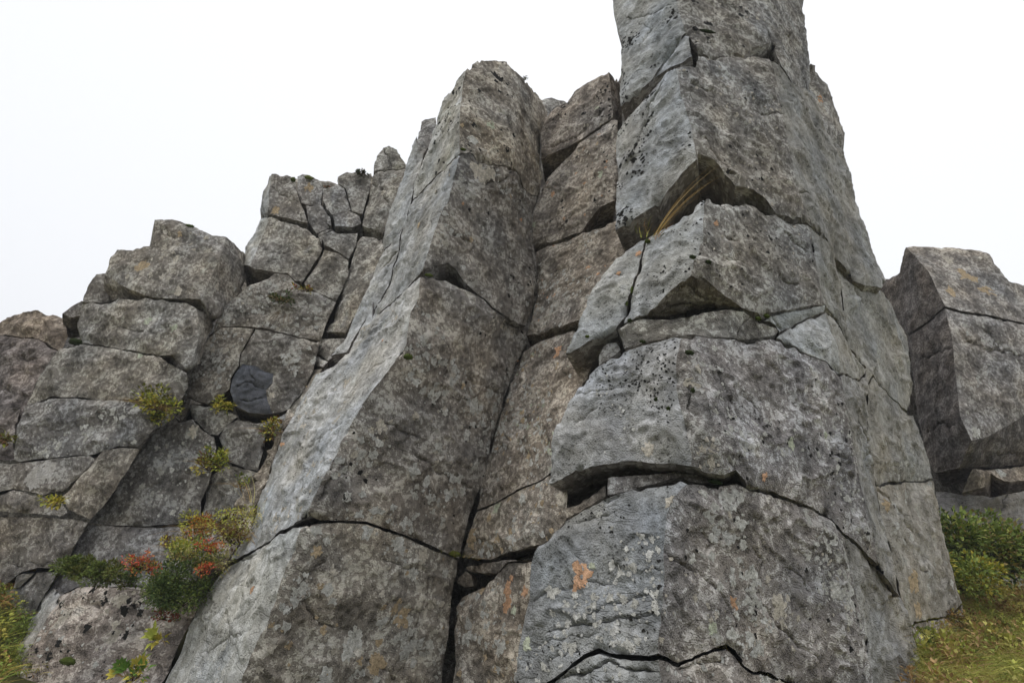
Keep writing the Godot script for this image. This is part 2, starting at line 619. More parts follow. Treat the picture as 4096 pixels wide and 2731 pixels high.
# many small crusts of one kind scattered over a face: [face, how many, smallest and largest radius, kind]
func crusts(parent: Node, c: Array, F: Face, outline, arris, h: float, rough: float, chip: float, at: Vector3):
	var box := Rect2(F.poly[0], Vector2.ZERO)
	for p in F.poly: box = box.expand(p)
	var Q := PackedVector3Array()
	var N := PackedVector3Array()
	var U := PackedVector2Array()
	var C := PackedColorArray()
	var I := PackedInt32Array()
	var made := 0
	for tries in int(c[1]) * 12:
		if made >= int(c[1]): break
		var p := box.position + Vector2(rng.randf(), rng.randf()) * box.size
		if not Geometry2D.is_point_in_polygon(p, F.poly): continue
		var base := F.lift(p)
		var where := mid.get_noise_3dv(base * 0.6 + Vector3(3.0 * c[1], 2, 1)) + 0.6 * lo.get_noise_3dv(base * 1.5)
		if rng.randf() > 0.25 + 3.0 * where: continue
		var r: float = lerpf(c[2], c[3], pow(rng.randf(), 2.5))
		var seg := 9 if r < 0.02 else 14
		var first := Q.size()
		var k := rng.randf_range(0.72, 1.0)
		var ph := rng.randf() * 50.0
		var ok := true
		var ring: Array = []
		for i in seg:
			var a := TAU * i / seg
			var q := p + Vector2(cos(a), sin(a)) * r * (0.85 + 0.8 * hi.get_noise_2d(cos(a) * 0.15 + ph, sin(a) * 0.15) + rng.randf_range(-0.12, 0.12))
			if not Geometry2D.is_point_in_polygon(q, F.poly): ok = false
			ring.append(q)
		if not ok: continue
		made += 1
		Q.append(surface_at(base, F, outline, arris, h, rough, chip, false) + F.n * 0.004 - at)
		N.append(F.n); U.append(p); C.append(Color(k, k, k) * rng.randf_range(0.8, 1.0))
		for j in 2:
			for i in seg:
				var q: Vector2 = p.lerp(ring[i], 0.9 if j == 0 else 1.0)
				Q.append(surface_at(F.lift(q), F, outline, arris, h, rough, chip, false) + F.n * (0.0035 if j == 0 else -0.002) - at)
				N.append(F.n); U.append(q); C.append(Color(k, k, k))
		for i in seg:
			var i2 := (i + 1) % seg
			I.append_array([first, first + 1 + i2, first + 1 + i])
			I.append_array([first + 1 + i, first + 1 + seg + i2, first + 1 + seg + i, first + 1 + i, first + 1 + i2, first + 1 + seg + i2])
	if I.size() == 0: return
	var mesh := ArrayMesh.new()
	commit(mesh, Q, N, U, C, I, M[c[4]])
	var o := put("lichen_crust", mesh, null, parent)
	o.set_meta("kind", "stuff")

func setup_columns():
	column_00()
	column_01()
	column_02()
	column_03()
	column_04()
	column_05()
	column_06()
	column_07()
	column_08()
	column_09()
	column_10()
	column_11()

func column_00():
	fine = 1
	column("basalt_column", "tallest grey rock column on the right, split by deep overhanging joints", "rock column", "basalt columns of the cliff", Vector3(1.79, 0.47, -3.70), 24, 1.3)
	stone("rock_block", [1031,7962,-3050, 1077,7594,-3050, 1156,7181,-3030, 998,6951,-3280, 920,6755,-3360, 767,6674,-3500, 675,6577,-3650, 639,7043,-3650, 630,7401,-3650, 587,7834,-3650, 464,8341,-3650, 374,8904,-3650, 1201,7122,-3020, 1288,6874,-3030, 1437,6893,-3080, 1560,7006,-3120, 1763,7278,-3200, 1902,7350,-3220, 2002,7519,-3250, 2304,7808,-3300, 2233,8219,-3300, 2147,8854,-3300, 2374,7468,-3330, 2585,7348,-3450, 3237,8221,-4000, 3418,9061,-4150, 3473,9821,-4200, 3466,10544,-4200, 3574,11135,-4200], [[0,1,2,3,4,5,6,7,8,9,10,11],[0,1,2,12,13,14,15,16,17,18,19,20,21],[21,20,19,22,23,24,25,26,27,28]], ["light", "mid", "mid"], Color(1,1,1), {"chip": 1.6, "side": "dlight", "cracks": [[0,[583,8166,-3549,821,7876,-3315,1015,7745,-3110],0.0062,0.030], [0,[736,7902,-3410,856,7587,-3317,773,7419,-3437],0.0051,0.020], [1,[1197,7269,-3048,1374,7372,-3090,1533,7414,-3127],0.0071,0.030], [2,[2572,8631,-3527,3020,8691,-3834,3087,8251,-3868],0.0069,0.030]], "crusts": [[0, 90, 0.008, 0.03, "black"], [1, 40, 0.01, 0.045, "black"], [1, 25, 0.01, 0.03, "cream"]]})
	stone("rock_block", [947,6835,-3400, 1012,6964,-3300, 1172,7214,-3060, 1193,7156,-3030, 1236,6821,-3050, 1154,6776,-3140, 1068,6849,-3260, 954,6830,-3380], [[0,1,2,3,4,5,6,7]], ["light"], Color(1,1,1), {"gap": 0.8, "side": "dlight"})
	stone("rock_block", [1040,6438,-2950, 1104,6017,-2950, 1146,5824,-2950, 1209,5581,-2950, 1244,5323,-2950, 1269,5211,-2950, 1167,5119,-3150, 1084,5016,-3350, 986,4963,-3450, 774,4886,-3700, 749,5190,-3700, 744,5562,-3700, 693,5974,-3700, 691,6251,-3680, 768,6369,-3550, 845,6430,-3420, 915,6467,-3280, 983,6487,-3100, 1296,5299,-2980, 1444,5313,-3020, 1563,5223,-3060, 1667,5136,-3100, 1886,5206,-3180, 2005,5207,-3220, 2144,5104,-3280, 2261,5145,-3320, 2486,5231,-3400, 2709,5255,-3500, 2600,5274,-3450, 2456,5554,-3380, 2371,6136,-3320, 2311,6844,-3300, 2273,7472,-3300, 1900,7291,-3220, 1762,7238,-3200, 1559,6979,-3120, 1437,6871,-3080, 1297,6809,-3030, 1249,6545,-3000, 1159,6489,-2970, 3161,5306,-3900, 3398,5291,-4050, 3475,5222,-4100, 3630,5220,-4150, 3958,5368,-4300, 4137,5603,-4400, 4013,5796,-4350, 3949,6346,-4350, 3888,6463,-4300, 3853,6854,-4300, 3844,7160,-4300, 3800,7591,-4300, 3613,7658,-4250, 3339,7526,-4000, 3275,7717,-3950, 3172,8044,-3900, 2563,7298,-3420], [[0,1,2,3,4,5,6,7,8,9,10,11,12,13,14,15,16,17],[0,1,2,3,4,5,18,19,20,21,22,23,24,25,26,27,28,29,30,31,32,33,34,35,36,37,38,39],[32,31,30,29,28,27,40,41,42,43,44,45,46,47,48,49,50,51,52,53,54,55,56]], ["light", "mid", "flank"], Color(1,1,1), {"chip": 1.6, "side": "dlight", "cracks": [[0,[1049,6484,-3015,927,6187,-3276,862,5932,-3435,856,5751,-3483,841,5547,-3549],0.0070,0.040], [0,[711,5856,-3699,826,5846,-3512,876,6029,-3393],0.0045,0.020], [1,[1999,6373,-3239,2049,6360,-3255,2230,6526,-3318,2400,6618,-3376],0.0055,0.040], [1,[1157,6257,-2957,1342,6256,-3018,1455,6296,-3056],0.0076,0.040], [1,[1198,5635,-2961,1336,5473,-3005,1507,5358,-3060],0.0071,0.040], [1,[1472,5356,-3048,1575,5299,-3082,1660,5252,-3110],0.0047,0.030], [2,[2225,5421,-3224,2292,5369,-3266,2451,5545,-3373,2627,5619,-3489],0.0063,0.040], [2,[3093,7692,-3833,3187,7805,-3896,3315,7895,-3981],0.0067,0.030], [2,[3024,6847,-3771,3217,6377,-3887,3360,5888,-3970],0.0060,0.030], [1,[1690,5131,-3118,1773,5044,-3144,1877,5028,-3178,1923,5172,-3196],0.0047,0.040]], "crusts": [[0, 150, 0.008, 0.028, "black"], [1, 30, 0.008, 0.03, "black"], [1, 120, 0.008, 0.022, "cream"]]})
	stone("rock_block", [1325,4777,-2950, 1318,4652,-2950, 1315,4354,-2950, 1284,4241,-2950, 1246,4095,-2950, 1210,3932,-2930, 1140,3891,-3050, 1081,3821,-3140, 1011,3757,-3250, 933,3723,-3330, 872,3694,-3420, 880,3751,-3420, 899,3976,-3400, 950,4224,-3380, 1001,4603,-3400, 1096,4631,-3300, 1198,4684,-3200, 1274,4714,-3050, 1341,3974,-2980, 1530,3895,-3050, 1712,3873,-3120, 1826,3895,-3180, 1915,3910,-3200, 2238,4099,-3320, 2620,4334,-3450, 2591,4798,-3450, 2594,5214,-3450, 2304,5078,-3350, 2156,5112,-3300, 2030,5033,-3270, 1889,5028,-3200, 1785,5011,-3170, 1656,4912,-3120, 1522,4857,-3050, 1415,4789,-3000, 1140,3820,-3420, 1228,3853,-3420, 1367,3898,-3400, 1500,3957,-3400, 1630,3977,-3360, 2899,4369,-3700, 3205,4265,-3950, 3500,4209,-4150, 3223,4503,-4000, 3194,4906,-3950, 3150,5271,-3900, 2984,5224,-3700], [[0,1,2,3,4,5,6,7,8,9,10,11,12,13,14,15,16,17],[0,1,2,3,4,5,18,19,20,21,22,23,24,25,26,27,28,29,30,31,32,33,34],[5,6,7,8,9,35,36,37,38,39,20,19,18],[26,25,24,40,41,42,43,44,45,46]], ["light", "mid", "under", "flank"], Color(1,1,1), {"chip": 1.3, "side": "dlight", "cracks": [[1,[1537,4477,-3054,1627,4473,-3088,1654,4469,-3099],0.0054,0.030], [1,[2190,4972,-3306,2347,4856,-3366,2495,4835,-3423],0.0048,0.030], [1,[2055,4389,-3252,2207,4338,-3310,2332,4382,-3359],0.0045,0.030], [1,[2601,4811,-3464,2736,4680,-3515,2818,4262,-3545],0.0056,0.040], [3,[3079,5225,-3832,3331,5275,-4037,3479,5163,-4159],0.0092,0.050], [2,[1158,3860,-3058,1271,3886,-3068,1449,3918,-3157],0.0050,0.040], [2,[1120,3830,-3247,1285,3875,-3201,1516,3922,-3272],0.0052,0.040], [1,[1375,4278,-2991,1548,4249,-3057,1747,4301,-3134],0.0035,0.015]], "lichen": [[1,1441,4558,-3017,0.025,"orange"]], "crusts": [[0, 50, 0.006, 0.018, "black"], [1, 40, 0.006, 0.02, "black"], [1, 40, 0.006, 0.016, "cream"]]})
	stone("rock_block", [990,4636,-3420, 832,4560,-3620, 764,4446,-3640, 656,4256,-3660, 585,4060,-3680, 550,3843,-3700, 515,3650,-3720, 466,3475,-3750, 562,3528,-3660, 693,3606,-3550, 808,3656,-3450, 863,3738,-3420, 882,3971,-3400, 937,4231,-3390], [[0,1,2,3,4,5,6,7,8,9,10,11,12,13]], ["light"], Color(1.08,1.09,1.08), {"side": "dlight", "cracks": [[0,[715,4204,-3620,790,4256,-3558,840,4211,-3502],0.0062,0.025]], "lichen": [[0,946,4459,-3442,0.035,"orange"], [0,821,4253,-3528,0.023,"orange"]]})
	stone("rock_slab", [809,3627,-3420, 929,3720,-3360, 972,3735,-3340, 1164,3712,-3240, 1271,3714,-3160, 1454,3793,-3140, 1574,3831,-3130, 1722,3862,-3140, 1879,3846,-3200, 2105,3859,-3300, 2008,3758,-3280, 1755,3639,-3200, 1597,3598,-3160, 1421,3557,-3130, 1312,3542,-3140, 1195,3535,-3200, 991,3512,-3360, 887,3479,-3450, 855,3582,-3440], [[0,1,2,3,4,5,6,7,8,9,10,11,12,13,14,15,16,17,18]], ["mid"], Color(1,1,0.97), {"gap": 1.3, "cracks": [[0,[1829,3878,-3213,1730,3764,-3195,1665,3620,-3158],0.0034,0.020]]})
	stone("wedged_stone", [722,3487,-3620, 755,3559,-3600, 806,3590,-3580, 852,3591,-3560, 891,3528,-3550, 832,3464,-3580, 745,3400,-3650], [[0,1,2,3,4,5,6]], ["mid"], Color(1,1,1), {"deep": 0.4})
	stone("rock_wedge", [1919,3899,-3220, 1968,3923,-3230, 2250,4097,-3340, 2622,4321,-3450, 2620,4252,-3450, 2392,4085,-3400, 2207,3942,-3350, 2107,3849,-3300, 1998,3872,-3250], [[0,1,2,3,4,5,6,7,8]], ["light"], Color(0.95,0.97,0.93), {"side": "dlight", "cracks": [[0,[1991,3948,-3241,2050,3899,-3276,2128,3887,-3312],0.0049,0.040]]})
	stone("rock_block", [2026,3741,-3240, 2096,3820,-3280, 2190,3909,-3320, 2380,4060,-3380, 2622,4241,-3450, 2651,4140,-3460, 2714,3924,-3480, 2719,3708,-3500, 2516,3712,-3400, 2281,3725,-3320, 2897,4355,-3700, 3194,4251,-3950, 3487,4179,-4150, 3242,3930,-3950], [[0,1,2,3,4,5,6,7,8,9],[4,10,11,12,13,7,6,5]], ["light", "flank"], Color(1,1,1), {"side": "dlight", "cracks": [[1,[2869,4349,-3667,3140,4534,-3910],0.0083,0.040], [1,[3240,4543,-3995,3356,4552,-4093,3561,4719,-4279,3301,4577,-4049],0.0089,0.040]]})
	stone("rock_block", [1183,3448,-3000, 1129,3202,-2960, 1136,3003,-2950, 1169,2791,-2920, 1211,2626,-2920, 1242,2497,-2950, 1164,2513,-3020, 1057,2514,-3100, 990,2537,-3180, 895,2536,-3260, 797,2511,-3340, 696,2483,-3420, 623,2462,-3480, 541,2396,-3540, 461,2353,-3600, 454,2493,-3600, 442,2645,-3580, 439,2751,-3570, 465,2876,-3550, 518,2984,-3540, 561,3081,-3540, 613,3201,-3520, 700,3282,-3450, 786,3351,-3380, 869,3396,-3300, 951,3417,-3220, 1049,3427,-3120, 1135,3437,-3040, 1350,2479,-2980, 1450,2494,-2980, 1529,2537,-2980, 1461,2590,-2930, 1391,2720,-2920, 1335,2951,-2930, 1278,3204,-2950, 1215,3454,-3000, 1627,2483,-3030, 1811,2491,-3120, 1964,2493,-3200, 2158,2510,-3300, 2392,2501,-3420, 2566,2412,-3500, 2764,2353,-3600, 2964,2270,-3700, 2900,2622,-3650, 2830,2878,-3600, 2782,3225,-3550, 2717,3700,-3500, 2515,3704,-3400, 2280,3717,-3320, 2032,3727,-3240, 1949,3701,-3220, 1760,3606,-3160, 1557,3540,-3080, 1376,3485,-3030, 3221,2110,-3850, 3369,2694,-4100, 3389,3043,-4150, 3379,3378,-4150, 3478,4017,-4150, 3460,4152,-4120, 3241,3925,-3950], [[0,1,2,3,4,5,6,7,8,9,10,11,12,13,14,15,16,17,18,19,20,21,22,23,24,25,26,27],[0,1,2,3,4,5,28,29,30,31,32,33,34,35],[35,34,33,32,31,30,36,37,38,39,40,41,42,43,44,45,46,47,48,49,50,51,52,53,54],[47,46,45,44,43,55,56,57,58,59,60,61]], ["light", "mid", "dlight", "flank"], Color(0.95,0.95,0.95), {"chip": 1.5, "side": "dlight", "cracks": [[0,[464,3074,-3615,642,3053,-3458,837,3071,-3288,987,3107,-3157],0.0033,0.015], [0,[953,3210,-3189,979,3322,-3169,1007,3375,-3145],0.0057,0.030], [0,[588,2788,-3500,677,2906,-3424,718,2944,-3389],0.0048,0.030], [2,[1400,3324,-2975,1460,3199,-3000,1502,3044,-3017,1564,3028,-3044],0.0054,0.040], [2,[1823,3057,-3157,1807,2947,-3149,1826,2877,-3156,1919,2819,-3197],0.0061,0.040], [2,[1662,3091,-3087,1743,3094,-3122,1789,3045,-3142],0.0037,0.025], [2,[2353,3735,-3392,2330,3567,-3381,2335,3462,-3382],0.0045,0.030], [2,[1426,3066,-2984,1517,3023,-3023,1590,2923,-3055,1696,2859,-3100],0.0035,0.020], [1,[1197,3057,-2956,1234,2989,-2956,1196,2878,-2947,1280,2825,-2952],0.0046,0.030], [3,[2926,3593,-3678,3002,3409,-3745,3200,3310,-3924,3047,3084,-3784],0.0059,0.040], [2,[2486,2958,-3444,2559,2940,-3476,2642,2965,-3512],0.0046,0.030]], "lichen": [[2,1770,2570,-3130,0.026,"orange"], [2,2061,2890,-3259,0.049,"sage"], [2,1262,3171,-2914,0.059,"cream"], [2,1188,3166,-2882,0.041,"cream"], [0,1018,2615,-3118,0.046,"cream"], [2,2450,3083,-3429,0.023,"sage"]], "crusts": [[0, 190, 0.005, 0.014, "black"], [2, 70, 0.006, 0.02, "black"], [2, 140, 0.007, 0.034, "white"], [0, 40, 0.006, 0.016, "white"], [1, 30, 0.006, 0.03, "cream"]]})
	stone("rock_slab", [823,2322,-3360, 828,2441,-3380, 942,2471,-3340, 1214,2521,-3240, 1328,2546,-3200, 1414,2488,-3150, 1499,2492,-3150, 1405,2458,-3130, 1294,2445,-3140, 1259,2462,-3160, 1106,2408,-3260, 943,2366,-3320, 881,2335,-3360], [[0,1,2,3,4,5,6,7,8,9,10,11,12]], ["mid"], Color(1,1,1), {"gap": 1.4})
	stone("wedged_stone", [621,2148,-3600, 606,2224,-3620, 683,2266,-3580, 760,2338,-3550, 813,2384,-3500, 842,2409,-3480, 842,2328,-3460, 779,2267,-3500, 715,2212,-3540], [[0,1,2,3,4,5,6,7,8]], ["mid"], Color(0.8,0.76,0.7), {"gap": 1.5})
	stone("rock_block", [1228,2399,-2980, 1131,2284,-2930, 1079,2163,-2920, 1072,2005,-2920, 1075,1872,-2920, 1073,1760,-2920, 1071,1644,-2920, 1064,1532,-2920, 1067,1475,-2920, 1029,1451,-2960, 964,1442,-3020, 902,1424,-3070, 808,1424,-3150, 742,1385,-3200, 687,1322,-3250, 607,1234,-3300, 549,1171,-3400, 424,1080,-3500, 420,1158,-3500, 410,1328,-3500, 414,1475,-3490, 421,1610,-3480, 416,1701,-3480, 410,1833,-3480, 440,1935,-3460, 509,2015,-3430, 590,2102,-3380, 673,2168,-3330, 730,2218,-3280, 810,2271,-3200, 896,2320,-3150, 1045,2357,-3080, 1154,2383,-3020, 1196,2414,-3000, 1195,1447,-2970, 1276,1488,-3000, 1412,1551,-3050, 1517,1576,-3100, 1581,1556,-3120, 1612,1500,-3130, 1695,1471,-3170, 1806,1476,-3220, 1924,1454,-3280, 2084,1424,-3360, 2259,1392,-3440, 2673,1466,-3600, 2824,1310,-3700, 2761,1527,-3650, 2706,1817,-3600, 2645,2089,-3550, 2574,2389,-3500, 2393,2488,-3420, 2180,2498,-3320, 1975,2481,-3220, 1822,2480,-3140, 1663,2469,-3080, 1570,2475,-3040, 1462,2438,-3030, 1356,2424,-3020, 3768,1229,-4300, 3636,1585,-4250, 3590,1780,-4220, 3543,1942,-4200, 3475,2137,-4150, 3084,2271,-3850, 2804,2338,-3650], [[0,1,2,3,4,5,6,7,8,9,10,11,12,13,14,15,16,17,18,19,20,21,22,23,24,25,26,27,28,29,30,31,32,33],[0,1,2,3,4,5,6,7,8,34,35,36,37,38,39,40,41,42,43,44,45,46,47,48,49,50,51,52,53,54,55,56,57,58],[50,49,48,47,46,59,60,61,62,63,64,65]], ["slate", "dlight", "flank"], Color(0.95,0.945,0.94), {"chip": 1.4, "side": "slate", "cracks": [[0,[450,1611,-3469,602,1684,-3347,763,1757,-3217,871,1787,-3129],0.0032,0.020], [0,[727,1585,-3232,847,1659,-3138,956,1709,-3050,1054,1744,-2970],0.0037,0.030], [0,[542,1445,-3376,654,1495,-3286,776,1555,-3188,923,1603,-3068,1055,1651,-2961],0.0037,0.030], [0,[527,1288,-3374,636,1348,-3288,734,1396,-3209],0.0030,0.020], [0,[653,2083,-3340,737,2136,-3273,854,2171,-3178],0.0033,0.020], [0,[825,2248,-3210,849,2270,-3191,870,2282,-3175],0.0070,0.040], [0,[1010,1854,-3017,1053,1878,-2983,1084,1871,-2956],0.0037,0.030], [0,[448,1356,-3447,579,1421,-3343,705,1459,-3239,825,1511,-3143],0.0025,0.015], [1,[1707,2130,-3153,1778,2071,-3186,1775,1971,-3191,1672,1873,-3154,1696,1817,-3168,1815,1803,-3218,1903,1731,-3259,2031,1681,-3316,2241,1590,-3410],0.0048,0.050], [1,[1348,2115,-3004,1408,2084,-3031,1374,2033,-3020],0.0077,0.050], [1,[1094,1974,-2906,1184,1926,-2947,1309,1900,-3001],0.0037,0.030], [1,[1281,2030,-2981,1308,1917,-2999,1449,1851,-3062,1544,1759,-3108,1592,1644,-3135],0.0030,0.020], [1,[1128,1785,-2932,1186,1701,-2962,1233,1631,-2986],0.0029,0.020], [1,[1999,2069,-3279,2096,2050,-3320,2174,1952,-3359],0.0033,0.030]], "lichen": [[0,711,1792,-3264,0.069,"orange"], [0,683,1730,-3283,0.034,"orange"], [0,714,1753,-3258,0.042,"orange"], [1,1562,1799,-3113,0.033,"orange"], [1,1586,1774,-3124,0.018,"orange"], [1,1777,2590,-3153,0.029,"sage"], [1,1460,1869,-3066,0.030,"white"], [1,1683,1781,-3165,0.023,"white"], [1,1933,1830,-3266,0.075,"cream"], [1,1515,2278,-3063,0.022,"cream"], [1,1396,1648,-3053,0.034,"sage"], [0,438,1366,-3456,0.037,"sage"], [0,1131,2259,-2952,0.047,"cream"], [1,1283,1971,-2986,0.030,"white"], [1,2192,2184,-3352,0.032,"white"], [0,561,1659,-3379,0.043,"white"], [0,757,1845,-3230,0.021,"sage"]], "crusts": [[0, 170, 0.008, 0.03, "white"], [0, 60, 0.005, 0.014, "black"], [1, 260, 0.008, 0.045, "white"], [1, 60, 0.008, 0.03, "cream"], [1, 25, 0.006, 0.02, "black"]]})
	stone("rock_block", [1058,1458,-2900, 1079,1355,-2900, 1101,1202,-2900, 1118,810,-2850, 525,470,-3600, 449,967,-3550, 432,1066,-3500, 553,1161,-3420, 621,1221,-3340, 696,1313,-3240, 753,1370,-3200, 807,1408,-3140, 897,1411,-3050, 967,1428,-3000, 1027,1436,-2950, 2169,765,-3450, 2346,1206,-3500, 2258,1382,-3440, 2084,1416,-3360, 1923,1444,-3280, 1806,1468,-3220, 1695,1462,-3170, 1607,1490,-3130, 1562,1531,-3120, 1517,1562,-3100, 1416,1538,-3050, 1280,1476,-3000, 1195,1433,-2970, 1116,1448,-2920], [[0,1,2,3,4,5,6,7,8,9,10,11,12,13,14],[0,1,2,3,15,16,17,18,19,20,21,22,23,24,25,26,27,28]], ["slate", "dlight"], Color(0.95,0.945,0.94), {"side": "slate", "cracks": [[0,[653,1255,-3312,796,1314,-3165,860,1378,-3094,928,1368,-3028,1004,1398,-2951,1059,1407,-2896],0.0037,0.040], [1,[1183,1415,-2940,1355,1470,-3022,1539,1528,-3111],0.0033,0.030]], "lichen": [[1,1766,1438,-3218,0.049,"white"], [1,1907,1437,-3285,0.056,"cream"]], "crusts": [[1, 60, 0.008, 0.04, "white"], [0, 40, 0.006, 0.02, "white"]]})

func column_01():
	fine = 1
	column("basalt_column", "grey side slab column whose stained foot meets the right-hand grass slope", "rock column", "basalt columns of the cliff", Vector3(4.24, 1.22, -4.89), 34, 1)
	stone("hanging_block", [3505,9234,-4250, 3623,9337,-4300, 3657,9289,-4350, 3738,9237,-4400, 3935,9253,-4500, 4088,8878,-4600, 4197,8425,-4650, 3764,7878,-4400, 3512,7824,-4200, 3571,8326,-4350, 3488,8754,-4350, 3508,9204,-4350], [[0,1,2,3,4,5,6,7,8,9,10,11]], ["mid"], Color(1,1,1), {"lichen": [[0,3710,8731,-4388,0.070,"orange"]]})
	stone("rock_block", [3348,4598,-4150, 3319,5013,-4100, 3283,5394,-4050, 3512,5390,-4200, 3597,5320,-4250, 3756,5320,-4300, 4096,5474,-4450, 4412,5544,-4700, 4825,5322,-5000, 4752,4554,-5000, 4489,4178,-4850, 4021,4133,-4500, 3768,4194,-4350, 3647,4212,-4250, 3564,4089,-4250, 3449,4373,-4200], [[0,1,2,3,4,5,6,7,8,9,10,11,12,13,14,15]], ["flank"], Color(1,1,1), {"side": "flank", "cracks": [[0,[3477,5311,-4157,3511,5172,-4183,3685,5120,-4291],0.0071,0.040]]})
	stone("rock_block", [3567,4069,-4250, 3675,4207,-4280, 3784,4184,-4360, 4043,4128,-4520, 4513,4174,-4880, 4696,4234,-5000, 4732,4093,-5000, 4799,3539,-5050, 4557,3439,-4950, 4285,3367,-4800, 3518,3083,-4300, 3467,3422,-4250], [[0,1,2,3,4,5,6,7,8,9,10,11]], ["flank"], Color(1,1,1), {"side": "flank", "cracks": [[0,[4239,4383,-4653,4325,4280,-4719,4495,4355,-4824],0.0072,0.040]], "crusts": [[0, 40, 0.01, 0.04, "white"]]})
	stone("rock_block", [3516,3068,-4300, 4283,3354,-4800, 4554,3426,-4950, 4803,3527,-5050, 4854,3056,-5100, 4918,2707,-5150, 4983,2346,-5200, 4789,2219,-5100, 3932,2026,-4600, 3799,1978,-4500, 3642,2177,-4350, 3551,2727,-4320], [[0,1,2,3,4,5,6,7,8,9,10,11]], ["flank"], Color(1,0.95,0.88), {"side": "flank", "cracks": [[0,[3514,3054,-4301,3692,3009,-4410,3892,2925,-4533,4087,2807,-4653],0.0122,0.060], [0,[3978,2512,-4591,4326,2476,-4803,4227,2537,-4742],0.0057,0.030]], "lichen": [[0,3927,2374,-4562,0.102,"ochre"], [0,3613,2931,-4363,0.064,"ochre"], [0,3724,2758,-4433,0.055,"white"], [0,4009,2140,-4615,0.077,"ochre"]], "crusts": [[0, 40, 0.01, 0.05, "white"]]})
	stone("rock_block", [3930,2016,-4600, 4786,2205,-5100, 4985,2329,-5200, 4955,1835,-5200, 3855,1220,-4400, 3684,1585,-4300, 3643,1783,-4280, 3599,1948,-4260], [[0,1,2,3,4,5,6,7]], ["dlight"], Color(0.98,0.93,0.86), {"side": "dlight"})

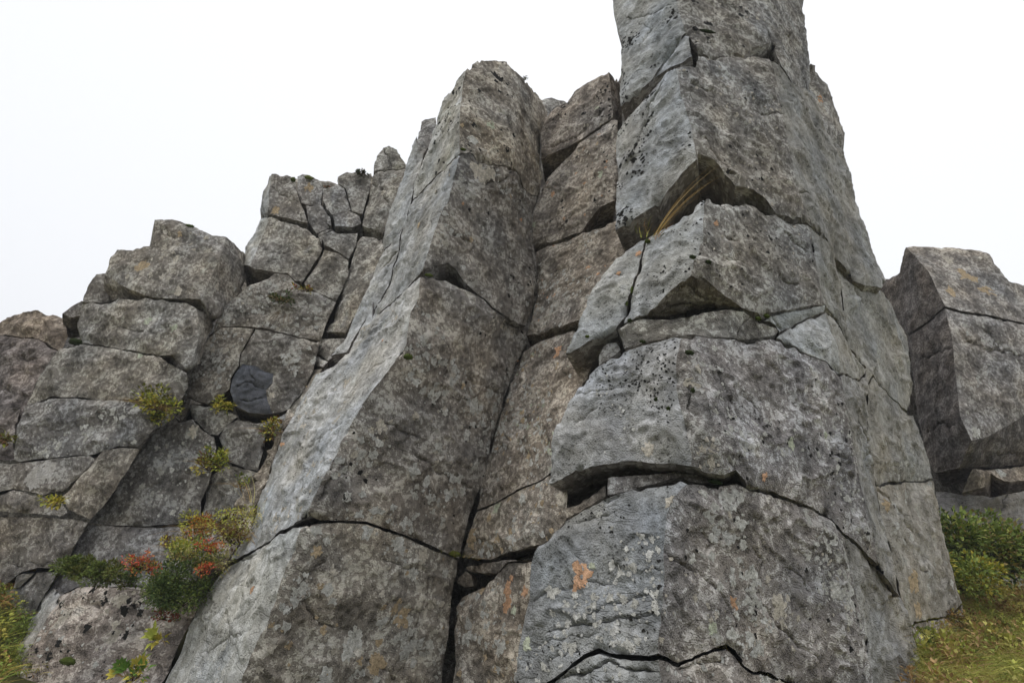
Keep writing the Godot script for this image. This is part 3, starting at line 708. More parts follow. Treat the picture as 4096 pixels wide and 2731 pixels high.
func column_02():
	fine = 1
	column("basalt_column", "brown lichen-flecked column set back between the two big columns", "rock column", "basalt columns of the cliff", Vector3(0.43, 0.04, -4.92), 12, 1)
	stone("rock_block", [-119,7058,-4950, -193,7509,-4950, -157,7911,-4950, -55,7967,-4850, 108,7999,-4700, 168,8114,-4620, 281,8125,-4500, 453,8062,-4300, 564,8056,-4200, 656,7436,-4200, 696,7158,-4200, 577,7160,-4350, 401,7061,-4500, 256,7042,-4650, 35,7053,-4850, 627,8044,-4250, 801,8322,-4500, 844,7896,-4500, 883,7453,-4500, 757,7293,-4300], [[0,1,2,3,4,5,6,7,8,9,10,11,12,13,14],[8,15,16,17,18,19,10,9]], ["brown", "brown"], Color(1,1,1), {"gap": 1.2, "side": "brown", "cracks": [[0,[-38,7181,-4895,304,7118,-4578,481,7287,-4392,664,7411,-4205],0.0087,0.030]], "lichen": [[0,511,7462,-4345,0.035,"sage"]], "crusts": [[0, 90, 0.008, 0.03, "black"], [0, 60, 0.008, 0.025, "cream"]]})
	stone("rock_block", [701,7129,-4200, 508,7090,-4420, 344,7024,-4580, 316,6934,-4620, 223,6846,-4720, 118,6747,-4840, 44,6657,-4900, -16,6492,-4980, -40,6320,-5000, -57,6066,-5000, 0,5636,-5000, 32,5564,-5000, 239,5480,-4800, 368,5498,-4680, 549,5466,-4480, 598,5565,-4400, 700,5699,-4280, 854,5754,-4150, 799,6332,-4100, 746,6996,-4100], [[0,1,2,3,4,5,6,7,8,9,10,11,12,13,14,15,16,17,18,19]], ["brown"], Color(1,1,1), {"side": "brown", "cracks": [[0,[293,5621,-4719,361,5659,-4645,435,5799,-4558,467,5831,-4522],0.0074,0.030], [0,[-35,6300,-5012,29,6435,-4936,93,6420,-4870],0.0093,0.030]], "lichen": [[0,162,6275,-4809,0.045,"orange"], [0,503,6200,-4459,0.021,"orange"], [0,345,5748,-4655,0.021,"orange"], [0,3,5864,-5002,0.040,"sage"], [0,674,6193,-4282,0.047,"sage"], [0,588,6756,-4331,0.027,"ochre"]], "crusts": [[0, 190, 0.008, 0.03, "cream"], [0, 60, 0.008, 0.025, "black"], [0, 14, 0.01, 0.03, "orange"]]})
	stone("rock_block", [72,5440,-4980, 209,5457,-4840, 396,5445,-4680, 567,5440,-4460, 725,5434,-4280, 864,5404,-4120, 972,5291,-4000, 962,4832,-3950, 861,4524,-3950, 741,4128,-3950, 692,4067,-4000, 587,4068,-4150, 435,4121,-4420, 317,4150,-4650, 149,4249,-5000, 180,4573,-5000, 183,4822,-5000, 158,5049,-5000, 93,5328,-5000], [[0,1,2,3,4,5,6,7,8,9,10,11,12,13,14,15,16,17,18]], ["brown"], Color(1,1,1), {"side": "brown", "cracks": [[0,[329,5354,-4776,483,5335,-4565,642,5331,-4351],0.0041,0.010]], "lichen": [[0,636,4847,-4291,0.028,"orange"], [0,734,4663,-4133,0.022,"orange"], [0,359,4632,-4635,0.024,"orange"]], "crusts": [[0, 200, 0.008, 0.03, "white"], [0, 12, 0.01, 0.03, "orange"]]})
	stone("rock_block", [183,4059,-4980, 258,4086,-4850, 365,4087,-4650, 485,4065,-4450, 596,4021,-4250, 710,4011,-4050, 782,3720,-3950, 712,3393,-3920, 613,3150,-3900, 521,2821,-3900, 533,2552,-3920, 506,2512,-4000, 435,2468,-4150, 342,2437,-4300, 182,2345,-4550, -5,2259,-4900, -14,2644,-4950, -3,2770,-4950, 24,3083,-4950, 60,3453,-4970, 109,3787,-4980, 168,4060,-4980], [[0,1,2,3,4,5,6,7,8,9,10,11,12,13,14,15,16,17,18,19,20,21]], ["brown"], Color(1,1,1), {"side": "brown", "lichen": [[0,486,3819,-4375,0.078,"orange"], [0,122,3927,-5037,0.044,"orange"], [0,348,2717,-4326,0.035,"ochre"], [0,338,2998,-4417,0.032,"sage"], [0,112,3392,-4915,0.028,"ochre"], [0,260,3202,-4608,0.034,"ochre"], [0,485,3110,-4192,0.039,"cream"], [0,105,3406,-4930,0.028,"ochre"]], "crusts": [[0, 220, 0.008, 0.035, "white"], [0, 40, 0.01, 0.035, "ochre"], [0, 60, 0.008, 0.03, "sage"]]})
	stone("rock_block", [510,2505,-4000, 439,2461,-4150, 346,2430,-4300, 187,2337,-4550, 0,2251,-4900, -36,2108,-4920, -50,1965,-4940, -59,1837,-4950, 185,1852,-4650, 287,1904,-4420, 516,1983,-4050, 614,2054,-3950, 674,2199,-3850, 639,2480,-3850], [[0,1,2,3,4,5,6,7,8,9,10,11,12,13]], ["brown"], Color(1.05,1.05,1.02), {"side": "brown", "lichen": [[0,2,1998,-4873,0.096,"ochre"], [0,127,2180,-4663,0.039,"ochre"], [0,229,2018,-4522,0.045,"ochre"], [0,317,2073,-4380,0.033,"ochre"], [0,356,2349,-4293,0.052,"white"], [0,155,2283,-4610,0.051,"sage"], [0,269,1929,-4468,0.026,"ochre"], [0,-161,2688,-5056,0.062,"white"]], "crusts": [[0, 90, 0.008, 0.035, "white"], [0, 20, 0.01, 0.03, "ochre"]]})
	stone("rock_slab", [-3,1774,-4950, 288,1861,-4450, 489,1882,-4150, 490,1875,-4150, 310,1841,-4400, 268,1753,-4550, 117,1726,-4800, 16,1748,-4950], [[0,1,2,3,4,5,6,7]], ["brown"], Color(1,1,1), {"side": "brown"})
	stone("wedged_stone", [-72,1665,-5050, 1,1741,-5000, 50,1714,-4950, 87,1626,-4950, 19,1606,-5000, -66,1626,-5050], [[0,1,2,3,4,5]], ["brown"], Color(1,1,1), {"deep": 0.4, "side": "brown"})
	stone("rock_block", [13,1521,-4900, 95,1579,-4800, 192,1635,-4700, 253,1717,-4600, 310,1836,-4450, 496,1873,-4150, 606,1994,-4000, 658,1572,-3950, 673,1106,-3900, 756,437,-3800, 261,44,-4750, 104,808,-4800, 77,919,-4820, 47,1077,-4850, 21,1244,-4880, -12,1444,-4900], [[0,1,2,3,4,5,6,7,8,9,10,11,12,13,14,15]], ["brown"], Color(1.1,1.1,1.08), {"side": "brown", "cracks": [[0,[108,1567,-4768,304,1536,-4470,346,1500,-4409],0.0028,0.010]], "lichen": [[0,348,1655,-4395,0.056,"orange"], [0,361,1560,-4382,0.058,"orange"], [0,354,1519,-4395,0.034,"orange"], [0,364,1733,-4366,0.031,"orange"], [0,474,1650,-4203,0.043,"orange"], [0,417,1511,-4299,0.034,"sage"], [0,400,1254,-4343,0.053,"white"], [0,138,1239,-4743,0.058,"white"], [0,154,1601,-4695,0.030,"ochre"], [0,274,1506,-4518,0.035,"cream"], [0,138,1003,-4759,0.021,"ochre"]], "crusts": [[0, 140, 0.008, 0.04, "white"], [0, 25, 0.01, 0.03, "ochre"]]})

func column_03():
	fine = 1
	column("rock_outcrop", "small mossy rock top peeping up between two columns on the skyline", "rock", "", Vector3(-0.05, 8.78, -6.26), 10, 0.8)
	stone("rock_block", [-359,9483,-5900, -324,9527,-5900, -169,9614,-5900, -84,9581,-5900, 131,9598,-5900, 203,9484,-5900, 47,8846,-5800, -189,8776,-5800, -367,9133,-5800], [[0,1,2,3,4,5,6,7,8]], ["mid"], Color(1,1,1))

func column_04():
	fine = 1
	column("basalt_column", "central column with a knife-edge arris between a pale left face and a dark right face", "rock column", "basalt columns of the cliff", Vector3(-0.98, -0.45, -4.86), -2, 1.1)
	stone("rock_block", [-1230,7238,-4000, -1195,6912,-3950, -1141,6561,-3930, -1079,6230,-3920, -964,5727,-3920, -1187,5815,-4300, -1405,5773,-4600, -1577,5744,-4850, -1630,5997,-4850, -1624,6346,-4850, -1620,6731,-4850, -1610,7138,-4850, -1626,7252,-4800, -1602,7313,-4700, -1542,7350,-4550, -1397,7245,-4300, -1337,7251,-4150, -858,5818,-3980, -702,5850,-4070, -568,5915,-4160, -438,6039,-4250, -400,6099,-4280, -422,6427,-4250, -547,7037,-4250, -654,7501,-4280, -781,7998,-4350, -828,8014,-4320, -959,7829,-4200, -1143,7553,-4080, -240,6100,-4600, -137,6238,-4850, -45,6382,-5000, -28,6850,-5100, -138,7241,-5100, -194,7708,-5100, -157,8144,-5100, -270,8338,-5050, -341,8295,-4950, -472,8196,-4750, -634,8096,-4550], [[0,1,2,3,4,5,6,7,8,9,10,11,12,13,14,15,16],[0,1,2,3,4,17,18,19,20,21,22,23,24,25,26,27,28],[25,24,23,22,21,29,30,31,32,33,34,35,36,37,38,39]], ["pale", "dark", "dark"], Color(1.15,1.12,1.08), {"chip": 1.6, "side": "dlight", "cracks": [[1,[-794,6854,-4155,-641,6772,-4221,-527,6589,-4254,-441,6492,-4284],0.0107,0.050], [1,[-1031,7520,-4126,-981,7450,-4141,-839,7457,-4214],0.0141,0.030], [1,[-948,6136,-3980,-822,6129,-4043,-770,6079,-4062],0.0070,0.025], [0,[-1337,7091,-4239,-1439,6821,-4473,-1551,6664,-4703,-1661,6576,-4918],0.0068,0.020]], "lichen": [[1,-890,6058,-3999,0.069,"white"], [1,-1040,6184,-3940,0.030,"ochre"], [1,-852,7787,-4252,0.047,"cream"], [1,-911,7454,-4177,0.085,"black"], [1,-849,7444,-4207,0.062,"black"], [1,-759,6449,-4118,0.062,"sage"], [1,-747,7762,-4302,0.059,"cream"]], "crusts": [[0, 70, 0.01, 0.035, "black"], [1, 110, 0.008, 0.03, "cream"], [1, 30, 0.01, 0.04, "black"]]})
	stone("rock_block", [-961,5711,-3920, -938,5415,-3900, -928,5042,-3900, -960,4728,-3900, -962,4460,-3900, -969,4287,-3900, -956,4141,-3900, -1072,4141,-4150, -1243,4124,-4450, -1552,4083,-4950, -1650,4056,-5100, -1636,4173,-5050, -1592,4321,-5000, -1503,4486,-4900, -1532,4692,-4900, -1533,4962,-4880, -1578,5213,-4870, -1564,5398,-4870, -1582,5556,-4860, -1573,5728,-4850, -1401,5757,-4600, -1183,5799,-4300, -880,4255,-3980, -774,4379,-4080, -699,4375,-4140, -572,4292,-4220, -453,4255,-4320, -376,4251,-4380, -237,4225,-4500, -112,4243,-4640, 52,4279,-4820, 122,4382,-5000, 171,4688,-5000, 151,5094,-5000, 50,5450,-5000, -13,5633,-5000, -59,6065,-5000, -51,6361,-5000, -139,6238,-4870, -241,6082,-4600, -400,6076,-4280, -435,6022,-4250, -564,5899,-4160, -699,5834,-4070, -855,5803,-3980], [[0,1,2,3,4,5,6,7,8,9,10,11,12,13,14,15,16,17,18,19,20,21],[0,1,2,3,4,5,6,22,23,24,25,26,27,28,29,30,31,32,33,34,35,36,37,38,39,40,41,42,43,44]], ["pale", "dark"], Color(1,1,1), {"chip": 1.6, "side": "dlight", "cracks": [[1,[-708,5504,-4133,-517,5824,-4346,-473,6066,-4401,-408,6222,-4475],0.0072,0.030], [1,[-815,4708,-3994,-726,4716,-4088,-648,4781,-4174],0.0081,0.030], [1,[-291,6137,-4596,-156,6102,-4739,-109,6133,-4790],0.0111,0.040], [0,[-863,4857,-3759,-1075,4926,-4107,-1250,4930,-4396],0.0045,0.015], [0,[-1107,5352,-4141,-1417,5478,-4648],0.0050,0.015], [1,[-298,4969,-4552,-91,5085,-4776,79,5100,-4958],0.0051,0.020], [0,[-1196,4471,-4327,-1150,4395,-4254,-1167,4345,-4284],0.0113,0.040]], "lichen": [[1,-745,5675,-4099,0.127,"cream"], [1,-666,5746,-4185,0.099,"cream"], [1,-700,5612,-4144,0.078,"cream"], [1,-783,5257,-4046,0.042,"white"], [1,-793,5134,-4030,0.018,"orange"], [1,-395,5733,-4473,0.031,"ochre"], [1,-644,4809,-4179,0.041,"ochre"], [1,-177,5668,-4703,0.027,"orange"], [0,-1278,5058,-4435,0.034,"ochre"]], "crusts": [[1, 190, 0.008, 0.035, "white"], [1, 30, 0.008, 0.03, "black"], [0, 40, 0.008, 0.02, "cream"]]})
	stone("rock_block", [-969,4075,-3920, -917,3844,-3880, -934,3661,-3880, -891,3348,-3880, -938,3153,-3880, -1046,2878,-3880, -1139,2543,-3880, -1172,2286,-3900, -1198,2054,-3880, -1212,1854,-3880, -1549,1692,-4350, -1618,1653,-4500, -1840,1547,-4800, -2135,1431,-5150, -2142,1466,-5150, -2098,1599,-5150, -2059,1751,-5150, -2105,1943,-5150, -2089,2118,-5150, -2109,2257,-5150, -2127,2530,-5150, -2110,2727,-5150, -2096,2929,-5150, -2034,3150,-5130, -2028,3354,-5130, -1781,3553,-5120, -1763,3664,-5120, -1754,3807,-5120, -1712,4075,-5120, -1695,4353,-5100, -1620,4050,-5060, -1546,4065,-4950, -1238,4108,-4450, -1067,4125,-4150, -1156,1845,-3940, -1011,1877,-4060, -850,1910,-4160, -688,1898,-4280, -459,1882,-4460, -292,1847,-4620, -90,1817,-4850, -78,1941,-4880, -67,2205,-4900, -30,2420,-4920, 5,2672,-4950, 14,3008,-4970, 9,3170,-4980, 61,3608,-5000, 103,3925,-5020, 190,4179,-5050, 143,4381,-5050, 2,4376,-4950, -114,4341,-4850, -256,4307,-4720, -108,4215,-4620, -248,4198,-4480, -377,4237,-4380, -505,4222,-4260, -674,4179,-4120, -761,4180,-4060, -835,4139,-4020, -912,4129,-3960], [[0,1,2,3,4,5,6,7,8,9,10,11,12,13,14,15,16,17,18,19,20,21,22,23,24,25,26,27,28,29,30,31,32,33],[0,1,2,3,4,5,6,7,8,9,34,35,36,37,38,39,40,41,42,43,44,45,46,47,48,49,50,51,52,53,54,55,56,57,58,59,60,61]], ["pale", "dark"], Color(1,1,1), {"chip": 1.5, "side": "dlight", "cracks": [[1,[-706,2548,-4251,-580,2519,-4381,-488,2476,-4477,-286,2453,-4682,-97,2446,-4875],0.0063,0.040], [1,[-488,2476,-4477,-492,2448,-4475,-492,2363,-4481,-432,2154,-4557],0.0046,0.030], [1,[-405,3385,-4497,-211,3425,-4690,3,3445,-4905],0.0062,0.030], [1,[-584,3250,-4325,-589,3320,-4315,-564,3360,-4337],0.0061,0.040], [1,[-965,2694,-3980,-812,2667,-4136,-623,2695,-4325],0.0044,0.025], [1,[-75,3163,-4846,-11,3118,-4914],0.0089,0.040], [1,[-250,4240,-4593,-137,4254,-4706,-88,4307,-4752],0.0095,0.040], [1,[-1153,2289,-3818,-1071,2269,-3903,-1043,2224,-3934,-1114,2087,-3872,-1120,1944,-3876],0.0082,0.050], [0,[-1040,3232,-3957,-1253,3137,-4228,-1372,2942,-4350,-1456,2685,-4413],0.0039,0.015], [0,[-1600,2422,-4555,-1317,2559,-4197,-1083,2664,-3899],0.0037,0.015], [0,[-1301,3879,-4445,-1540,3822,-4761,-1655,3615,-4875],0.0064,0.030]], "lichen": [[1,-689,3415,-4207,0.032,"cream"], [1,-727,2830,-4211,0.042,"cream"], [1,-255,2884,-4683,0.051,"white"], [1,-491,2668,-4460,0.059,"white"], [1,-139,2639,-4818,0.055,"white"], [1,-400,3311,-4507,0.030,"ochre"], [1,-251,3195,-4666,0.069,"white"], [1,-922,2633,-4027,0.061,"cream"], [1,-970,2578,-3983,0.032,"cream"], [1,-317,2299,-4662,0.059,"white"], [1,-629,2392,-4340,0.067,"white"], [1,-189,2378,-4786,0.045,"white"], [0,-2008,3195,-5270,0.034,"ochre"], [0,-1974,2517,-5084,0.022,"orange"], [1,-149,4170,-4700,0.057,"cream"], [1,-1022,2356,-3946,0.031,"cream"], [0,-1203,3494,-4234,0.016,"orange"], [0,-1459,3107,-4504,0.050,"cream"]], "crusts": [[1, 330, 0.008, 0.05, "white"], [1, 90, 0.008, 0.03, "cream"], [1, 35, 0.008, 0.03, "black"], [0, 120, 0.008, 0.04, "cream"]]})
	stone("rock_block", [-1227,1797,-3900, -1233,1557,-3900, -1234,1340,-3900, -1239,1148,-3900, -1265,976,-3900, -1254,822,-3900, -1255,485,-3900, -1226,39,-3900, -2149,-451,-4900, -2211,75,-5000, -2222,487,-5080, -2208,703,-5080, -2234,897,-5100, -2208,1111,-5100, -2180,1276,-5120, -2126,1392,-5150, -1836,1536,-4800, -1614,1643,-4500, -1543,1679,-4350, -242,-117,-4750, -89,454,-4820, -12,891,-4830, -27,1038,-4830, -50,1262,-4840, -74,1538,-4850, -93,1732,-4860, -91,1801,-4860, -288,1832,-4620, -455,1867,-4460, -684,1884,-4280, -845,1895,-4160, -1006,1864,-4060, -1154,1831,-3950], [[0,1,2,3,4,5,6,7,8,9,10,11,12,13,14,15,16,17,18],[0,1,2,3,4,5,6,7,19,20,21,22,23,24,25,26,27,28,29,30,31,32]], ["pale", "dark"], Color(1,1,0.97), {"chip": 1.5, "side": "dlight", "cracks": [[1,[-1001,1625,-4073,-1073,1511,-4017,-1132,1420,-3972,-1070,1306,-4024,-985,1211,-4095,-844,1183,-4209],0.0050,0.040], [1,[-610,1020,-4400,-438,938,-4539,-354,880,-4608],0.0040,0.030], [1,[-319,881,-4636,-320,1094,-4631,-289,1501,-4647,-295,1688,-4638],0.0042,0.020], [1,[-687,1678,-4323,-485,1667,-4486,-329,1662,-4611],0.0043,0.025], [0,[-1716,1024,-4507,-1480,1163,-4222,-1372,1302,-4099],0.0032,0.015], [0,[-1913,765,-4733,-1635,951,-4399,-1354,1082,-4056],0.0038,0.020], [0,[-1766,1536,-4619,-1911,1490,-4798,-2080,1455,-5009],0.0094,0.050]], "lichen": [[1,-708,1144,-4318,0.084,"white"], [1,-731,1056,-4302,0.063,"white"], [1,-965,1524,-4104,0.045,"cream"], [1,-1060,1721,-4023,0.032,"white"], [1,-596,1809,-4394,0.057,"white"], [1,-393,1762,-4558,0.066,"cream"], [1,-435,1622,-4527,0.054,"white"], [1,-169,1675,-4740,0.041,"white"], [1,-77,1116,-4825,0.036,"white"], [0,-1527,1302,-4295,0.029,"orange"], [1,-1096,1637,-3997,0.051,"ochre"], [1,-428,1302,-4539,0.076,"ochre"], [1,-521,995,-4471,0.085,"ochre"], [0,-2001,1004,-4867,0.058,"white"], [1,-222,1430,-4702,0.036,"cream"]], "crusts": [[1, 260, 0.008, 0.06, "white"], [1, 90, 0.01, 0.04, "cream"], [0, 90, 0.008, 0.04, "white"], [1, 40, 0.01, 0.05, "ochre"]]})

func column_05():
	fine = 1
	column("basalt_column", "narrow pale column fused to the left flank of the central column", "rock column", "basalt columns of the cliff", Vector3(-1.98, 1.31, -5.63), -6, 0.9)
	stone("rock_block", [-2013,7656,-5300, -1946,7673,-5250, -1790,7707,-5200, -1731,7536,-5200, -1709,7255,-5120, -1705,6984,-5100, -1724,6772,-5080, -1823,6854,-5100, -1935,7114,-5150, -1978,7487,-5250, -1696,6541,-5050, -1692,6143,-5020, -1636,5858,-5000, -1631,5654,-5000, -1610,5483,-5000, -1796,5324,-5250, -1896,5284,-5380, -1955,5448,-5400, -1993,5697,-5400, -2022,5942,-5400, -2002,6223,-5380, -1987,6512,-5360, -1999,6778,-5350, -2039,7207,-5350, -1998,7349,-5300], [[0,1,2,3,4,5,6,7,8,9],[6,10,11,12,13,14,15,16,17,18,19,20,21,22,23,24,8,7]], ["mid", "pale"], Color(1,1,1), {"cracks": [[1,[-1697,5912,-5068,-1660,5660,-5049,-1662,5497,-5066],0.0124,0.050], [1,[-1818,6828,-5122,-1794,6462,-5128,-1765,6137,-5125],0.0072,0.020]]})
	stone("rock_block", [-1604,5462,-5000, -1628,5307,-5000, -1575,5044,-5000, -1575,4766,-5020, -1549,4562,-5020, -1629,4379,-5100, -1671,4222,-5140, -1680,4092,-5160, -1742,4135,-5180, -1789,3865,-5200, -1824,3699,-5220, -2010,3648,-5300, -1937,3904,-5360, -1944,4121,-5360, -1934,4412,-5360, -1906,4816,-5360, -1902,5167,-5380, -1889,5263,-5380, -1789,5302,-5250], [[0,1,2,3,4,5,6,7,8,9,10,11,12,13,14,15,16,17,18]], ["pale"], Color(1,1,1), {"side": "dlight", "cracks": [[0,[-1583,5036,-5028,-1675,4972,-5118,-1768,4907,-5210],0.0119,0.050], [0,[-1595,4960,-5038,-1683,4705,-5120,-1759,4424,-5188,-1795,4185,-5219],0.0084,0.030]]})
	stone("rock_block", [-2093,2878,-5300, -2144,2745,-5220, -2159,2542,-5220, -2141,2265,-5220, -2120,2125,-5220, -2137,1947,-5220, -2091,1753,-5220, -2130,1598,-5220, -2174,1463,-5220, -2252,1311,-5300, -2441,1375,-5400, -2476,1624,-5420, -2394,1891,-5420, -2364,2058,-5420, -2320,2224,-5420, -2288,2412,-5420, -2285,2660,-5420, -2275,2837,-5420, -2255,2982,-5400], [[0,1,2,3,4,5,6,7,8,9,10,11,12,13,14,15,16,17,18]], ["dark"], Color(1.25,1.2,1.15), {"rough": 2, "side": "dark", "cracks": [[0,[-2218,2682,-5344,-2134,2721,-5280,-2033,2678,-5196],0.0074,0.040], [0,[-2221,2326,-5320,-2245,2193,-5330,-2257,2046,-5329],0.0067,0.030]]})

func column_06():
	fine = 1
	column("basalt_column", "slim cracked column with a pointed top beside the central column", "rock column", "basalt columns of the cliff", Vector3(-2.40, 3.00, -6.20), -10, 0.9)
	stone("rock_block", [-2689,7084,-5950, -2721,7238,-5950, -2737,7450,-5950, -2690,7639,-5950, -2594,7683,-5920, -2428,7592,-5880, -2314,7429,-5860, -2184,7258,-5840, -2180,7203,-5840, -2422,7161,-5900, -2616,7128,-5940], [[0,1,2,3,4,5,6,7,8,9,10]], ["mid"], Color(1.1,1.1,1.05), {"cracks": [[0,[-2660,7603,-5935,-2491,7392,-5903,-2415,7165,-5891],0.0105,0.040]]})
	stone("rock_block", [-2667,7002,-5950, -2610,7119,-5940, -2418,7150,-5900, -2178,7190,-5840, -2100,6906,-5700, -2097,6614,-5700, -2088,6259,-5700, -2092,5954,-5700, -2115,5801,-5750, -2346,5938,-5850, -2512,6000,-5930, -2575,6378,-5930, -2589,6604,-5940], [[0,1,2,3,4,5,6,7,8,9,10,11,12]], ["mid"], Color(1.08,1.06,1.02), {"cracks": [[0,[-2597,7102,-5953,-2485,6851,-5901,-2267,6449,-5801,-2146,6291,-5747],0.0100,0.040], [0,[-2678,7023,-5988,-2540,6747,-5924,-2548,6637,-5927],0.0136,0.040]], "lichen": [[0,-2352,6625,-5841,0.060,"cream"], [0,-2254,6931,-5800,0.040,"white"]]})
	stone("rock_block", [-2477,5633,-5920, -2473,5774,-5920, -2429,5811,-5900, -2297,5794,-5850, -2092,5711,-5760, -1966,5503,-5600, -1959,5085,-5600, -1975,4680,-5600, -2004,4403,-5600, -2049,4272,-5620, -2072,4133,-5650, -2395,4174,-5850, -2377,4307,-5850, -2359,4321,-5880, -2368,4483,-5880, -2392,4816,-5880, -2425,5125,-5900, -2448,5365,-5900], [[0,1,2,3,4,5,6,7,8,9,10,11,12,13,14,15,16,17]], ["mid"], Color(0.98,0.96,0.92))
	stone("rock_block", [-2424,4073,-5850, -2062,4057,-5660, -2025,3942,-5640, -2173,3745,-5700, -2388,3848,-5850], [[0,1,2,3,4]], ["mid"], Color(1.12,1.12,1.1))
	stone("wedged_stone", [-2398,3752,-5850, -2369,3815,-5830, -2170,3734,-5700, -2186,3633,-5680, -2339,3698,-5800], [[0,1,2,3,4]], ["mid"], Color(1.5,1.5,1.45), {"deep": 0.4})
	stone("rock_block", [-2324,3631,-5800, -2190,3632,-5700, -2259,3291,-5700, -2282,3065,-5700, -2315,2997,-5700, -2437,3081,-5750, -2389,3184,-5750, -2336,3470,-5780], [[0,1,2,3,4,5,6,7]], ["dark"], Color(1.2,1.2,1.15), {"side": "dark"})

func column_07():
	fine = 1
	column("fractured_column", "shattered column top of small cracked stones with moss on it", "rock column", "basalt columns of the cliff", Vector3(-3.18, 5.02, -6.42), -14, 0.8)
	stone("rock_block", [-3799,6743,-6000, -3740,6815,-6000, -3652,6825,-6000, -3585,6805,-6000, -3403,6715,-5980, -3329,6588,-5980, -3261,6299,-6000, -3466,6236,-6000, -3564,6272,-6020, -3723,6512,-6050], [[0,1,2,3,4,5,6,7,8,9]], ["mid"], Color(1,1,1), {"deep": 0.7, "gap": 0.4, "rough": 0.6, "h": 0.8, "lichen": [[0,-3542,6566,-6003,0.081,"ochre"]]})
	stone("rock_block", [-3331,6588,-5980, -3142,6732,-5980, -3046,6719,-5980, -2908,6484,-5980, -2789,6287,-5980, -2906,6225,-5980, -3017,6143,-5980, -3134,6220,-5980, -3251,6374,-5980], [[0,1,2,3,4,5,6,7,8]], ["mid"], Color(1,1,1), {"deep": 0.7, "gap": 0.4, "rough": 0.6, "h": 0.8})
	stone("rock_block", [-3184,6869,-5960, -3071,7019,-5960, -2846,7043,-5960, -2702,7025,-5960, -2633,6757,-5960, -2620,6533,-5960, -2594,6253,-5960, -2753,6253,-5960, -2989,6661,-5960, -3128,6730,-5960], [[0,1,2,3,4,5,6,7,8,9]], ["mid"], Color(1,1,1), {"deep": 0.7, "gap": 0.4, "rough": 0.6, "h": 0.8, "cracks": [[0,[-3051,6719,-5960,-2922,6460,-5960,-2776,6267,-5960],0.0080,0.030]]})
	stone("rock_block", [-3452,6216,-5980, -3252,6279,-5980, -3141,6178,-5980, -3054,6073,-5980, -2988,5895,-5980, -3117,5739,-5980, -3320,5932,-5980], [[0,1,2,3,4,5,6]], ["mid"], Color(1,1,1), {"deep": 0.7, "gap": 0.4, "rough": 0.6, "h": 0.8})
	stone("rock_block", [-2988,6102,-5940, -2803,6241,-5940, -2610,6180,-5940, -2541,6048,-5940, -2646,5955,-5940, -2901,5914,-5940], [[0,1,2,3,4,5]], ["mid"], Color(1,1,1), {"deep": 0.7, "gap": 0.4, "rough": 0.6, "h": 0.8})
	stone("wedged_stone", [-3105,6112,-5940, -3018,6065,-5940, -2946,5904,-5940, -3021,5935,-5940], [[0,1,2,3]], ["mid"], Color(1,1,1), {"deep": 0.7, "gap": 0.4, "rough": 0.6, "h": 0.8})
	stone("rock_block", [-3012,5692,-5940, -2904,5824,-5940, -2811,5789,-5940, -2537,5871,-5940, -2492,5656,-5940, -2520,5401,-5940, -2703,5475,-5940, -2910,5551,-5940], [[0,1,2,3,4,5,6,7]], ["mid"], Color(1,1,1), {"deep": 0.7, "gap": 0.4, "rough": 0.6, "h": 0.8})
	stone("wedged_stone", [-3090,5720,-5960, -2987,5843,-5960, -2927,5866,-5960, -3003,5739,-5960, -2982,5580,-5960, -3033,5641,-5960], [[0,1,2,3,4,5]], ["mid"], Color(1,1,1), {"deep": 0.7, "gap": 0.4, "rough": 0.6, "h": 0.8})
	stone("rear_block", [-4433,6923,-6500, -4080,7070,-6450, -3675,7129,-6400, -3299,7091,-6380, -2896,7434,-6350, -2743,7232,-6350, -2640,6342,-6350, -2586,5658,-6350, -2704,5018,-6400, -3397,5202,-6450, -4046,6107,-6500], [[0,1,2,3,4,5,6,7,8,9,10]], ["dark"], Color(0.9,0.9,0.9), {"deep": 0.6, "side": "dark"})

